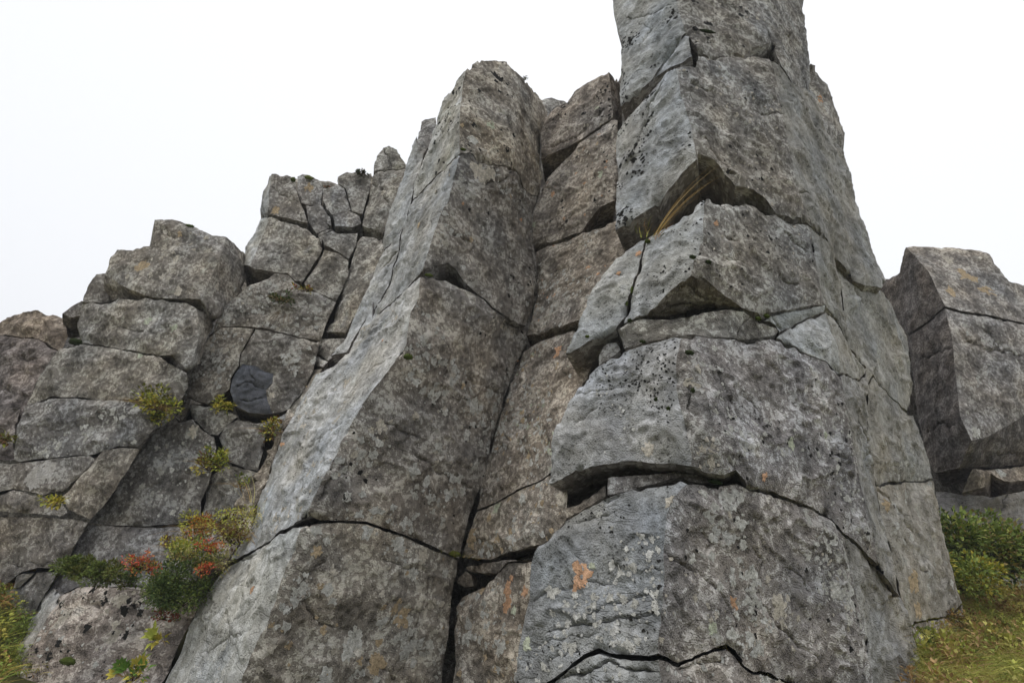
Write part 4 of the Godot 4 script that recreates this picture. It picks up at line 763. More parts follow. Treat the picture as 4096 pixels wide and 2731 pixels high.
func column_08():
	fine = 1
	column("basalt_column", "broad grey column with a dark scar and jutting flat-topped blocks left of centre", "rock column", "basalt columns of the cliff", Vector3(-3.38, -0.44, -6.16), -20, 1.1)
	stone("rock_block", [-4150,6663,-5950, -3856,6617,-5850, -3700,6541,-5850, -3555,6252,-5850, -3280,5896,-5850, -3243,5804,-5850, -3493,5811,-5850, -3713,5858,-5900, -3912,5909,-5950, -4033,6265,-5950, -4147,6059,-6200, -4243,6177,-6250, -4338,6472,-6250, -4288,6636,-6150], [[0,1,2,3,4,5,6,7,8,9],[0,9,8,10,11,12,13]], ["mid", "pale"], Color(1.05,1.03,1), {"cracks": [[0,[-4084,6415,-5936,-3784,6240,-5895,-3516,6132,-5855],0.0065,0.020], [0,[-3458,5977,-5857,-3366,5844,-5851,-3314,5741,-5850],0.0076,0.030]], "lichen": [[0,-3797,5964,-5921,0.071,"ochre"]]})
	stone("rock_block", [-3868,5858,-5950, -3824,5567,-5950, -3793,5185,-5950, -3780,4978,-5950, -3671,4919,-5920, -3387,4923,-5880, -3197,4925,-5850, -3048,4828,-5850, -2945,4837,-5850, -2902,5253,-5850, -2890,5456,-5850, -3012,5601,-5850, -3110,5665,-5850, -3227,5725,-5850, -3529,5757,-5870, -3727,5808,-5900, -4025,5077,-6150, -4180,5386,-6300, -4173,5768,-6300, -4162,6021,-6250], [[0,1,2,3,4,5,6,7,8,9,10,11,12,13,14,15],[0,1,2,3,16,17,18,19]], ["mid", "pale"], Color(1.04,1.03,1), {"cracks": [[0,[-3413,5441,-5889,-3168,5424,-5862,-3043,5472,-5847],0.0049,0.010], [0,[-3718,5250,-5926,-3417,5215,-5893,-3272,5266,-5876],0.0049,0.010]]})
	stone("rock_block", [-2854,5397,-5820, -2642,5387,-5820, -2455,5301,-5820, -2370,5048,-5820, -2388,4865,-5820, -2408,4637,-5820, -2660,4709,-5850, -2877,4768,-5850, -2922,4822,-5850, -2886,5028,-5850, -2847,5276,-5830], [[0,1,2,3,4,5,6,7,8,9,10]], ["mid"], Color(1,0.98,0.94))
	stone("rock_block", [-3863,3861,-6000, -3816,3900,-5950, -3793,4226,-5850, -3738,4320,-5820, -3618,4463,-5780, -3543,4577,-5750, -3488,4643,-5750, -3394,4679,-5750, -3294,4820,-5750, -3127,4842,-5750, -2987,4752,-5750, -2784,4676,-5750, -2631,4671,-5750, -2367,4581,-5750, -2380,4325,-5750, -2374,4013,-5750, -2633,3990,-5750, -3018,4013,-5760, -3291,4030,-5800, -3509,4004,-5850, -3707,3977,-5900], [[0,1,2,3,4,5,6,7,8,9,10,11,12,13,14,15,16,17,18,19,20]], ["mid"], Color(0.95,0.93,0.9), {"cracks": [[0,[-3511,4279,-5828,-3433,4110,-5842],0.0085,0.025], [0,[-3004,4029,-5818,-2965,4215,-5793,-2943,4332,-5777],0.0056,0.020], [0,[-2617,4141,-5774,-2551,4197,-5762,-2455,4103,-5766],0.0084,0.025]], "lichen": [[0,-3657,4101,-5861,0.051,"white"], [0,-2686,4034,-5792,0.033,"white"]], "crusts": [[0, 150, 0.01, 0.04, "white"], [0, 30, 0.01, 0.03, "cream"]]})
	stone("rock_block", [-3240,4001,-5780, -3256,3826,-5800, -3276,3640,-5800, -3218,3486,-5800, -3251,3305,-5820, -3211,3182,-5820, -3274,3082,-5840, -3421,2968,-5900, -3725,3025,-6000, -3798,2799,-6050, -3832,2927,-6050, -3833,3170,-6020, -3852,3356,-6000, -3845,3623,-5980, -3827,3839,-5960, -3685,3959,-5880, -3494,3992,-5840], [[0,1,2,3,4,5,6,7,8,9,10,11,12,13,14,15,16]], ["mid"], Color(0.92,0.9,0.87), {"lichen": [[0,-3504,3655,-5874,0.055,"cream"], [0,-3694,3653,-5932,0.039,"cream"]], "crusts": [[0, 110, 0.01, 0.04, "white"]]})
	stone("rock_block", [-3204,3979,-5740, -2993,3984,-5720, -2616,3968,-5720, -2355,3984,-5720, -2341,3832,-5720, -2299,3554,-5720, -2324,3314,-5720, -2418,3053,-5720, -2489,3011,-5740, -2597,2981,-5780, -2705,3110,-5780, -2790,3246,-5780, -2749,3349,-5780, -2783,3470,-5780, -2912,3480,-5780, -3022,3514,-5770, -3161,3504,-5770, -3179,3465,-5760, -3246,3627,-5760, -3219,3810,-5760], [[0,1,2,3,4,5,6,7,8,9,10,11,12,13,14,15,16,17,18,19]], ["mid"], Color(0.92,0.9,0.87), {"cracks": [[0,[-2909,3652,-5752,-2878,3833,-5741,-2830,3976,-5732],0.0054,0.015], [0,[-2784,3442,-5755,-2410,3514,-5732],0.0037,0.010]], "lichen": [[0,-2677,3195,-5761,0.047,"cream"], [0,-2452,3850,-5718,0.038,"white"], [0,-2340,3708,-5719,0.054,"white"]], "crusts": [[0, 110, 0.01, 0.04, "white"]]})
	stone("dark_scar", [-3179,3469,-5760, -3160,3508,-5770, -3019,3518,-5770, -2908,3485,-5780, -2780,3477,-5780, -2746,3355,-5780, -2785,3250,-5780, -2702,3111,-5780, -2595,2983,-5780, -2857,2941,-5780, -3036,2987,-5800, -3184,3162,-5800, -3225,3298,-5800], [[0,1,2,3,4,5,6,7,8,9,10,11,12]], ["fresh"], Color(1,1,1), {"gap": 0.1, "rough": 0.8, "h": 0.7, "label": "smooth dark bluish fresh break in the column", "cracks": [[0,[-3131,3211,-5788,-3002,3279,-5783,-2841,3270,-5780],0.0063,0.025], [0,[-3039,3087,-5790,-2880,3079,-5787,-2751,3146,-5782],0.0062,0.025], [0,[-3091,3492,-5777,-3014,3380,-5779,-2945,3332,-5780],0.0053,0.020]]})
	stone("wedged_stone", [-3761,2757,-6000, -3728,3016,-6000, -3464,2978,-5950, -3625,2942,-5950, -3640,2816,-5970, -3677,2727,-6000], [[0,1,2,3,4,5]], ["dark"], Color(1.2,1.2,1.2), {"side": "dark"})
	stone("rock_block", [-3634,2883,-5900, -3619,2918,-5900, -3287,2963,-5860, -3044,2911,-5820, -2956,2877,-5800, -3050,2760,-5820, -3094,2618,-5820, -3208,2621,-5840, -3408,2726,-5880, -3515,2756,-5900], [[0,1,2,3,4,5,6,7,8,9]], ["mid"], Color(0.85,0.86,0.86))
	stone("rock_block", [-3099,2604,-5850, -3068,2757,-5820, -2930,2846,-5800, -2756,2840,-5750, -2546,2741,-5700, -2477,2499,-5700, -2463,2322,-5720, -2614,2312,-5760, -2848,2361,-5820, -2989,2494,-5840], [[0,1,2,3,4,5,6,7,8,9]], ["mid"], Color(0.85,0.87,0.9), {"cracks": [[0,[-3015,2573,-5836,-2841,2659,-5784,-2651,2705,-5732],0.0040,0.010]]})
	stone("rock_block", [-2899,2861,-5780, -2685,2827,-5730, -2562,2868,-5700, -2429,2963,-5650, -2316,3029,-5600, -2307,2871,-5550, -2333,2673,-5550, -2520,2734,-5680, -2738,2819,-5740], [[0,1,2,3,4,5,6,7,8]], ["mid"], Color(0.85,0.85,0.85))
	stone("rock_block", [-3025,2141,-5840, -2859,2308,-5800, -2775,2324,-5780, -2455,2301,-5700, -2460,2078,-5650, -2501,1899,-5650, -2663,1710,-5700, -2873,1774,-5800, -2918,1921,-5830], [[0,1,2,3,4,5,6,7,8]], ["mid"], Color(0.85,0.85,0.82), {"cracks": [[0,[-3024,2122,-5856,-2938,1936,-5816,-2876,1811,-5788],0.0071,0.030]]})
	stone("rock_block", [-4047,1479,-5950, -4033,1720,-5930, -3933,2010,-5900, -3890,2346,-5880, -3852,2498,-5860, -3844,2565,-5860, -3641,2641,-5800, -3424,2735,-5750, -3280,2648,-5750, -3095,2591,-5750, -3020,2484,-5750, -2937,2138,-5750, -2926,1907,-5750, -2856,1774,-5750, -3068,1644,-5770, -3395,1567,-5800, -3817,1513,-5900], [[0,1,2,3,4,5,6,7,8,9,10,11,12,13,14,15,16]], ["mid"], Color(0.85,0.85,0.86), {"cracks": [[0,[-3800,2273,-5860,-3552,2232,-5824,-3208,2208,-5773],0.0039,0.010], [0,[-3865,1750,-5897,-3586,1722,-5856],0.0038,0.010], [0,[-3789,2254,-5859,-3738,2181,-5855],0.0097,0.030]], "lichen": [[0,-3354,2594,-5776,0.069,"cream"]], "crusts": [[0, 110, 0.01, 0.04, "white"]]})
	stone("rock_block", [-4026,1466,-5920, -3798,1504,-5880, -3459,1547,-5800, -3036,1636,-5740, -2659,1691,-5680, -2427,1590,-5600, -2422,1384,-5550, -2495,1207,-5500, -2814,1086,-5550, -3170,1029,-5600, -3527,974,-5700, -3730,922,-5800, -3904,817,-5850, -4029,901,-5900, -4049,1007,-5920, -4054,1236,-5920], [[0,1,2,3,4,5,6,7,8,9,10,11,12,13,14,15]], ["mid"], Color(0.85,0.85,0.87), {"cracks": [[0,[-3991,1215,-5903,-3635,1172,-5804,-3350,1205,-5737],0.0035,0.010]]})
	stone("rock_block", [-3734,856,-5600, -3681,768,-5550, -3660,685,-5500, -3605,432,-5400, -3588,249,-5350, -3569,190,-5300, -3430,-247,-5200, -4026,-441,-5600, -3991,50,-5750, -3998,145,-5800, -4015,316,-5850, -4056,534,-5880, -4074,710,-5900, -4041,895,-5920, -2065,43,-4900, -2325,323,-5000, -2282,477,-5150, -2288,745,-5200, -2285,1022,-5250, -2348,1084,-5250, -2667,1068,-5300, -3028,1059,-5350, -3371,1006,-5450, -3531,959,-5500], [[0,1,2,3,4,5,6,7,8,9,10,11,12,13],[0,1,2,3,4,5,6,14,15,16,17,18,19,20,21,22,23]], ["pale", "blotch"], Color(1,0.97,0.95), {"chip": 1.5, "side": "dlight", "cracks": [[1,[-3574,742,-5475,-3492,700,-5444,-3446,737,-5442],0.0119,0.040], [1,[-3254,859,-5424,-3147,807,-5384],0.0119,0.040]], "crusts": [[1, 40, 0.015, 0.08, "cream"], [1, 70, 0.008, 0.04, "black"], [1, 60, 0.01, 0.03, "white"]]})

func column_09():
	fine = 1
	column("basalt_column", "wide layered column on the left topped by a blocky overhanging stone", "rock column", "basalt columns of the cliff", Vector3(-4.77, 0.12, -6.13), -36, 1.2)
	stone("rock_block", [-4018,5130,-5550, -3899,4722,-5500, -3858,4340,-5480, -3847,4108,-5480, -4010,4093,-5500, -4172,4073,-5550, -4310,4073,-5580, -4651,4115,-5680, -4736,4127,-5700, -5053,4217,-5800, -5507,4399,-5950, -5590,4664,-5950, -5538,4806,-5920, -5291,4800,-5850, -5136,4856,-5800, -4967,4860,-5750, -5174,5285,-5750, -4911,5310,-5700, -4593,5263,-5650, -4202,5114,-5580, -3735,3998,-5650, -3736,4065,-5800, -3830,4412,-6050, -3802,4555,-6100, -3922,4976,-6200, -4039,5265,-6200, -4035,5249,-6100, -4917,4148,-5950, -5305,4156,-6100, -5465,4118,-6200, -5568,4292,-6100], [[0,1,2,3,4,5,6,7,8,9,10,11,12,13,14,15,16,17,18,19],[0,1,2,3,20,21,22,23,24,25,26],[10,9,8,7,27,28,29,30]], ["mid", "mid", "under"], Color(1.02,1,0.97), {"cracks": [[0,[-4989,5135,-5760,-4663,4970,-5677],0.0059,0.020]], "lichen": [[0,-4509,4674,-5642,0.057,"cream"], [0,-4963,4534,-5764,0.103,"ochre"], [0,-4171,4181,-5562,0.065,"cream"], [1,-3849,4403,-5631,0.050,"cream"], [0,-4666,5065,-5676,0.047,"ochre"]], "crusts": [[0, 70, 0.012, 0.06, "cream"]]})
	stone("rock_block", [-5707,4011,-6100, -5762,4248,-6100, -5764,4450,-6100, -5662,4507,-6120, -5494,4271,-6120, -5372,4090,-6120, -5612,4030,-6100], [[0,1,2,3,4,5,6]], ["mid"], Color(0.9,0.88,0.86))
	stone("jutting_stone", [-5949,3828,-6200, -5890,3973,-6200, -5759,4051,-6150, -5697,4069,-6200, -5629,3876,-6200, -5806,3804,-6200], [[0,1,2,3,4,5]], ["mid"], Color(0.85,0.82,0.8))
	stone("rock_block", [-5285,3437,-6000, -5477,3631,-6000, -5618,3956,-6020, -5504,3983,-5980, -5166,3987,-5880, -5067,4052,-5840, -4770,4050,-5760, -4663,4087,-5720, -4412,4072,-5620, -4221,4032,-5570, -3979,4031,-5500, -3837,3985,-5500, -3667,3751,-5460, -3587,3525,-5450, -3519,3212,-5450, -3591,3216,-5470, -3813,3354,-5520, -4028,3344,-5600, -4529,3385,-5750, -4964,3422,-5900, -3622,3380,-5700, -3803,3819,-5900, -3875,4012,-6000, -3852,4062,-5750], [[0,1,2,3,4,5,6,7,8,9,10,11,12,13,14,15,16,17,18,19],[10,11,12,13,14,20,21,22,23]], ["mid", "mid"], Color(0.97,0.96,0.93), {"cracks": [[0,[-4943,3670,-5847,-4521,3630,-5721,-4172,3609,-5616],0.0053,0.015]], "lichen": [[0,-3999,3703,-5552,0.047,"sage"], [0,-4437,3785,-5678,0.054,"sage"]]})
	stone("rock_block", [-5530,2946,-6000, -5504,3300,-6000, -5466,3331,-6000, -5241,3413,-5960, -4939,3406,-5880, -4503,3371,-5730, -4005,3329,-5580, -3803,3249,-5500, -3537,3175,-5450, -3477,3022,-5500, -3495,2843,-5500, -3704,2805,-5520, -4000,2794,-5600, -4479,2745,-5750, -4937,2734,-5900, -5231,2708,-5980, -5503,2564,-6050], [[0,1,2,3,4,5,6,7,8,9,10,11,12,13,14,15,16]], ["mid"], Color(0.92,0.91,0.89), {"cracks": [[0,[-3921,3238,-5572,-3804,3189,-5542,-3803,3110,-5546],0.0060,0.020]], "lichen": [[0,-4292,3328,-5672,0.047,"sage"]]})
	stone("rock_block", [-5479,2550,-6000, -5155,2687,-5920, -4489,2749,-5750, -3792,2791,-5500, -3598,2737,-5450, -3601,2493,-5500, -3702,2298,-5550, -3949,2265,-5620, -4214,2155,-5720, -4700,2051,-5860, -5135,1942,-5980, -5210,1962,-6000, -5368,2243,-6000, -5440,2449,-6000], [[0,1,2,3,4,5,6,7,8,9,10,11,12,13]], ["mid"], Color(0.86,0.87,0.89), {"cracks": [[0,[-4233,2366,-5687,-4110,2243,-5667],0.0048,0.015], [0,[-5296,2361,-5981,-4860,2309,-5866,-4596,2382,-5785],0.0039,0.010]], "crusts": [[0, 90, 0.01, 0.04, "white"]]})
	stone("rock_block", [-5596,1864,-6050, -5325,1893,-6000, -5147,1929,-5980, -4691,2044,-5860, -4267,2140,-5740, -4167,2105,-5720, -4249,1896,-5740, -4348,1726,-5780, -4546,1662,-5820, -4953,1674,-5920, -5329,1538,-6000], [[0,1,2,3,4,5,6,7,8,9,10]], ["mid"], Color(0.9,0.89,0.88), {"lichen": [[0,-4728,1855,-5861,0.161,"grey"], [0,-4807,1814,-5880,0.094,"grey"], [0,-4660,1894,-5844,0.104,"grey"]]})
	stone("rock_block", [-4147,2107,-5700, -4107,2230,-5680, -3698,2290,-5550, -3645,2271,-5520, -3684,2030,-5560, -3741,1743,-5600, -3842,1519,-5650, -4174,1587,-5720, -4314,1687,-5760, -4239,1877,-5730], [[0,1,2,3,4,5,6,7,8,9]], ["mid"], Color(0.98,0.93,0.84))
	stone("rock_block", [-5324,1531,-6000, -5078,1585,-5950, -4947,1666,-5920, -4534,1647,-5820, -4284,1629,-5760, -4150,1557,-5720, -4222,1507,-5750, -4623,1468,-5850, -5238,1404,-6000], [[0,1,2,3,4,5,6,7,8]], ["mid"], Color(0.95,0.95,0.95))
	stone("rock_block", [-5249,1355,-6050, -4991,1389,-6000, -4645,1439,-5900, -4150,1500,-5760, -3865,1498,-5680, -3899,1254,-5700, -3921,1052,-5720, -4187,1021,-5800, -4402,934,-5880, -4561,738,-5980, -4758,637,-6050], [[0,1,2,3,4,5,6,7,8,9,10]], ["mid"], Color(0.85,0.83,0.81), {"cracks": [[0,[-4560,1007,-5926,-4153,1044,-5807,-3993,1121,-5751],0.0044,0.015], [0,[-4122,1511,-5734,-4015,1493,-5707,-3995,1272,-5731,-3964,1076,-5749],0.0053,0.025]]})
	stone("wedged_stone", [-4386,918,-5850, -4312,949,-5830, -4197,967,-5800, -4284,820,-5850, -4365,797,-5880], [[0,1,2,3,4]], ["mid"], Color(0.85,0.83,0.81), {"deep": 0.4})
	stone("rock_block", [-4711,632,-6000, -4523,746,-5950, -4386,788,-5900, -4294,821,-5880, -4202,980,-5840, -3931,1038,-5740, -3936,933,-5760, -3996,732,-5800, -4008,541,-5820, -3977,325,-5800, -4271,120,-5900], [[0,1,2,3,4,5,6,7,8,9,10]], ["mid"], Color(0.78,0.77,0.76))

func column_10():
	fine = 1
	column("rock_outcrop", "weathered purplish rock shoulder with grass on top at the far left", "rock", "", Vector3(-6.77, 1.88, -6.93), -48, 1.5)
	stone("rock_block", [-7953,3582,-7200, -7841,3774,-7200, -7436,3790,-7000, -7393,3879,-7000, -7083,4007,-6900, -6898,4048,-6850, -6698,3981,-6800, -6494,3988,-6750, -6313,3944,-6700, -6237,3840,-6650, -6062,3696,-6600, -5991,3471,-6550, -6004,3426,-6550, -6227,3505,-6600, -6445,3576,-6650, -7212,3581,-6900, -7746,3415,-7100], [[0,1,2,3,4,5,6,7,8,9,10,11,12,13,14,15,16]], ["brown"], Color(0.85,0.8,0.74), {"rough": 2, "side": "brown"})
	stone("rock_block", [-7739,3405,-7100, -7183,3568,-6880, -6414,3561,-6620, -6205,3492,-6580, -5954,3405,-6500, -5914,3054,-6450, -5740,2627,-6350, -5634,2366,-6300, -5570,2235,-6300, -6605,2164,-6800], [[0,1,2,3,4,5,6,7,8,9]], ["mid"], Color(0.72,0.66,0.66), {"rough": 2.2, "cracks": [[0,[-6999,3332,-6849,-6952,3460,-6829,-6989,3535,-6842],0.0092,0.040], [0,[-6540,3228,-6676,-6315,3227,-6591,-6126,3224,-6519],0.0117,0.040], [0,[-6519,2830,-6676,-6261,2757,-6579,-6369,2772,-6620],0.0114,0.040], [0,[-6504,3016,-6667,-6274,3076,-6578,-5953,2957,-6458],0.0057,0.020]]})
	stone("rock_block", [-6932,2555,-6800, -5709,2567,-6250, -5664,2464,-6250, -5560,2257,-6220, -5381,1969,-6200, -5581,1929,-6250, -6185,1878,-6500], [[0,1,2,3,4,5,6]], ["mid"], Color(0.68,0.64,0.66), {"rough": 2, "cracks": [[0,[-5590,1965,-6258,-5394,2005,-6172,-5299,1973,-6134],0.0101,0.030]]})

func column_11():
	fine = 1
	column("basalt_column", "leaning dark-sided column standing apart at the far right edge", "rock column", "basalt columns of the cliff", Vector3(7.81, 2.14, -7.02), 44, 1.3)
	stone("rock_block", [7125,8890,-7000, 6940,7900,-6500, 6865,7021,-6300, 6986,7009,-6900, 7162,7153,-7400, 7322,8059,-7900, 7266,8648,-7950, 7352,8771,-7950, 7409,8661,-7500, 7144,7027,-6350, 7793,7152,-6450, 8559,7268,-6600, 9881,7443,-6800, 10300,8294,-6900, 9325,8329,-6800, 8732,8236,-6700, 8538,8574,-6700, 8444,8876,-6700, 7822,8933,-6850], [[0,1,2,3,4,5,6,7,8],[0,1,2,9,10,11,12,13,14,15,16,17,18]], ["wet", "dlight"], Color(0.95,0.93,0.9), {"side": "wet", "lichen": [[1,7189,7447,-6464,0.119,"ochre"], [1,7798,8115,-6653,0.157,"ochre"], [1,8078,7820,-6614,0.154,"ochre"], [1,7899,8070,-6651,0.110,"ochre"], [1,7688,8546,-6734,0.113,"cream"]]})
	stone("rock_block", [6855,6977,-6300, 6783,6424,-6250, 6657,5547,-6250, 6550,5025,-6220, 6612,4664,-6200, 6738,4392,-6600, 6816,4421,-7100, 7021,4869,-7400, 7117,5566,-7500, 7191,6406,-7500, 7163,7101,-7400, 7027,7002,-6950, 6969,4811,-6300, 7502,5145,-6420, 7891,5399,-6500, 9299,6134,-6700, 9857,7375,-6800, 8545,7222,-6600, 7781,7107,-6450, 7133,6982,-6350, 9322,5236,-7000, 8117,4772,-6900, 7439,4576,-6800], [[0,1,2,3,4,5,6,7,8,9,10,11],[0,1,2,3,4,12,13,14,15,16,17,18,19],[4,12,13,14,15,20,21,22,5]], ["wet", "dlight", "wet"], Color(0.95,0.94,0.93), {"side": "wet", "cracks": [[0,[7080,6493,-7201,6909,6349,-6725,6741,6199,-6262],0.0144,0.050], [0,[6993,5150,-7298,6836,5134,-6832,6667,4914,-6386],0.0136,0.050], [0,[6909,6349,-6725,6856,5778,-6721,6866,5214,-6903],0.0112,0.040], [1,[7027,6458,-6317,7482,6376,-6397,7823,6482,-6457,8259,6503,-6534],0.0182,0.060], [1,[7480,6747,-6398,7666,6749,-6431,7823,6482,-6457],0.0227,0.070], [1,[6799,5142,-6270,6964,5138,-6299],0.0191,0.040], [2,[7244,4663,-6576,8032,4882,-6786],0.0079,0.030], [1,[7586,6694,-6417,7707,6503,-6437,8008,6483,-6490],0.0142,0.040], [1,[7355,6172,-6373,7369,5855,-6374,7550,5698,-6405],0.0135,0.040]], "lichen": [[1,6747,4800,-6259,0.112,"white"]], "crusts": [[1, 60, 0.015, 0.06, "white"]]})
	stone("rock_block", [6925,4412,-6600, 7319,4494,-6700, 8052,4729,-6850, 9233,5145,-6950, 9012,4688,-6900, 7863,4447,-6750, 7487,4350,-6700, 7270,4410,-6650, 7201,4226,-6700, 6896,4095,-6800], [[0,1,2,3,4,5,6,7,8,9]], ["brown"], Color(0.9,0.88,0.85), {"side": "brown", "lichen": [[0,7479,4489,-6722,0.090,"white"]]})
	stone("rock_block", [6850,4177,-7200, 7039,4113,-6900, 7196,4068,-6600, 7642,4229,-6600, 8739,4564,-6700, 7643,2139,-6500, 6606,2291,-6500, 6567,2545,-6900, 6739,3241,-7100], [[0,1,2,3,4,5,6,7,8]], ["light"], Color(0.78,0.74,0.72), {"side": "dlight", "cracks": [[0,[7440,4117,-6833,7284,3781,-6815,7323,3409,-6737],0.0087,0.040]]})

# ------------------------------------------------------------------ the setting
func ground_height(x: float, z: float) -> float:
	var d := clampf(-z, 0.0, 11.0)
	var y := 0.06 * d
	y = lerpf(y, 0.31 * d + 0.10 * clampf(x, 0.0, 12.0), smoothstep(2.0, 3.4, x))
	y = lerpf(y, 0.115 * d, smoothstep(-3.5, -4.4, x))
	return y + 0.10 * lo.get_noise_2d(x, z) + 0.03 * mid.get_noise_2d(x * 1.5, z * 1.5)

func setup_setting():
	var xs := PackedFloat32Array()
	var t := -1.0
	while t <= 1.001:
		xs.append(12.0 * t + 140.0 * pow(t, 7.0))
		t += 0.0125
	var Q := PackedVector3Array()
	var C := PackedColorArray()
	var I := PackedInt32Array()
	var U := PackedVector2Array()
	var N := PackedVector3Array()
	var w := xs.size()
	for j in w:
		for i in w:
			var x := xs[i]
			var z := xs[j] - 2.0
			Q.append(Vector3(x, ground_height(x, z), z))
			var e := 0.05
			N.append(Vector3(ground_height(x - e, z) - ground_height(x + e, z), 2.0 * e, ground_height(x, z - e) - ground_height(x, z + e)).normalized())
			var k := 0.5 + 0.5 * mid.get_noise_2d(x, z)
			C.append(Color(0.085, 0.07, 0.04).lerp(Color(0.09, 0.10, 0.035), clampf(k * 1.3 - 0.15, 0, 1)))
			U.append(Vector2(x, z))
	for j in w - 1:
		for i in w - 1:
			var b := j * w + i
			I.append_array([b, b + 1, b + w + 1, b, b + w + 1, b + w])
	var mesh := ArrayMesh.new()
	commit(mesh, Q, N, U, C, I, M.soil)
	var g := put("ground", mesh, null, self)
	tag(g, "rough grassy slope rising to the foot of the cliff", "", "", "structure")
	# the rock mass behind the columns
	thing_now = self
	ext = Vector3(0.15, 0, -1).normalized()
	ext_len = 3.0
	tag(stone("bedrock", [-11228,3059,-9200, -9452,3797,-8800, -8394,4018,-8500, -7478,4421,-8200, -6980,5246,-7800, -6169,5753,-7700, -5094,5566,-7600, -4627,6300,-7400, -4500,7064,-7300, -3003,7261,-7200, -2689,7801,-7000, -2234,8620,-6800, -1829,9593,-6600, -1351,10187,-6500, -644,9563,-6400, -118,9534,-6400, 921,10274,-6200, 1412,12533,-6000, 1382,14946,-6000, 4224,16014,-6000, 4327,12145,-6100, 4903,9963,-6200, 5399,8152,-6300, 5681,7003,-6400, 5923,5406,-6600, 6188,3538,-6800, 5645,204,-6800, -5848,-2822,-8500], [[0,1,2,3,4,5,6,7,8,9,10,11,12,13,14,15,16,17,18,19,20,21,22,23,24,25,26,27]], ["mid"], Color(0.8,0.78,0.75), {"gap": 0, "rough": 2, "h": 3}), "rock mass behind the columns, seen only in their clefts", "", "", "structure")
	tag(stone("bedrock", [8004,8717,-8600, 8777,9476,-8400, 9719,10073,-8400, 10706,9944,-8400, 11817,9610,-8400, 13773,9368,-8600, 18002,9116,-9500, 13049,1109,-9000, 6655,234,-8600, 7549,5612,-8600], [[0,1,2,3,4,5,6,7,8,9]], ["mid"], Color(0.8,0.78,0.75), {"gap": 0, "rough": 2, "h": 3}), "rock mass behind the far right column", "", "", "structure")
	pass

# ------------------------------------------------------------------ plants
func leaf(st: SurfaceTool, p: Vector3, dir: Vector3, up: Vector3, l: float, w: float, c: Color):
	var side := dir.cross(up).normalized() * w * 0.5
	var n := side.cross(dir).normalized()
	var midp := p + dir * l * 0.5 - n * w * 0.10
	var tip := p + dir * l - n * l * 0.18
	var c2 := c * Color(0.86, 0.9, 0.86)
	var a := p + dir * l * 0.45 + side + n * w * 0.16
	var b := p + dir * l * 0.45 - side + n * w * 0.16
	for tri in [[p, a, midp, c], [midp, a, tip, c], [p, midp, b, c2], [midp, tip, b, c2]]:
		st.set_color(tri[3])
		for z in 3: st.add_vertex(tri[z])

func blade(st: SurfaceTool, p: Vector3, dir: Vector3, l: float, w: float, bend: Vector3, c: Color, parts := 4):
	var side := dir.cross(Vector3(rng.randf_range(-1, 1), 0.3, rng.randf_range(-1, 1))).normalized() * w * 0.5
	var last := p
	for i in parts:
		var t := float(i + 1) / parts
		var q := p + dir * l * t + bend * l * t * t
		var s0 := side * (1.0 - 0.85 * float(i) / parts)
		var s1 := side * (1.0 - 0.85 * t)
		st.set_color(c.lerp(c * 1.15, t))
		for v in [last - s0, last + s0, q + s1, last - s0, q + s1, q - s1]: st.add_vertex(v)
		last = q

func twig(st: SurfaceTool, a: Vector3, b: Vector3, sag: Vector3, r: float, c: Color):
	var last := a
	var lr := r
	for i in 4:
		var t := (i + 1) / 4.0
		var q := a.lerp(b, t) + sag * sin(t * PI)
		var d := (q - last).normalized()
		var x := d.cross(Vector3(0.3, 0.2, 1)).normalized()
		var y := d.cross(x)
		var nr := r * (1.0 - 0.6 * t)
		st.set_color(c)
		for k in 3:
			var v0 := x * cos(TAU * k / 3.0) + y * sin(TAU * k / 3.0)
			var v1 := x * cos(TAU * (k + 1) / 3.0) + y * sin(TAU * (k + 1) / 3.0)
			for v in [last + v0 * lr, q + v0 * nr, last + v1 * lr, last + v1 * lr, q + v0 * nr, q + v1 * nr]: st.add_vertex(v)
		last = q
		lr = nr

func tool() -> SurfaceTool:
	var st := SurfaceTool.new()
	st.begin(Mesh.PRIMITIVE_TRIANGLES)
	return st

func done(called: String, st: SurfaceTool, m: Material, parent: Node, stuff := true) -> MeshInstance3D:
	st.generate_normals()
	var o := put(called, st.commit(), m, parent)
	if stuff: o.set_meta("kind", "stuff")
	return o

func pick(pal: Array) -> Color:
	var c: Color = pal[rng.randi() % pal.size()]
	var k := rng.randf_range(0.75, 1.3)
	return Color(c.r * k, c.g * k, c.b * k)

func ball() -> Vector3:
	while true:
		var v := Vector3(rng.randf_range(-1, 1), rng.randf_range(-1, 1), rng.randf_range(-1, 1))
		if v.length() < 1.0: return v
	return Vector3.ZERO

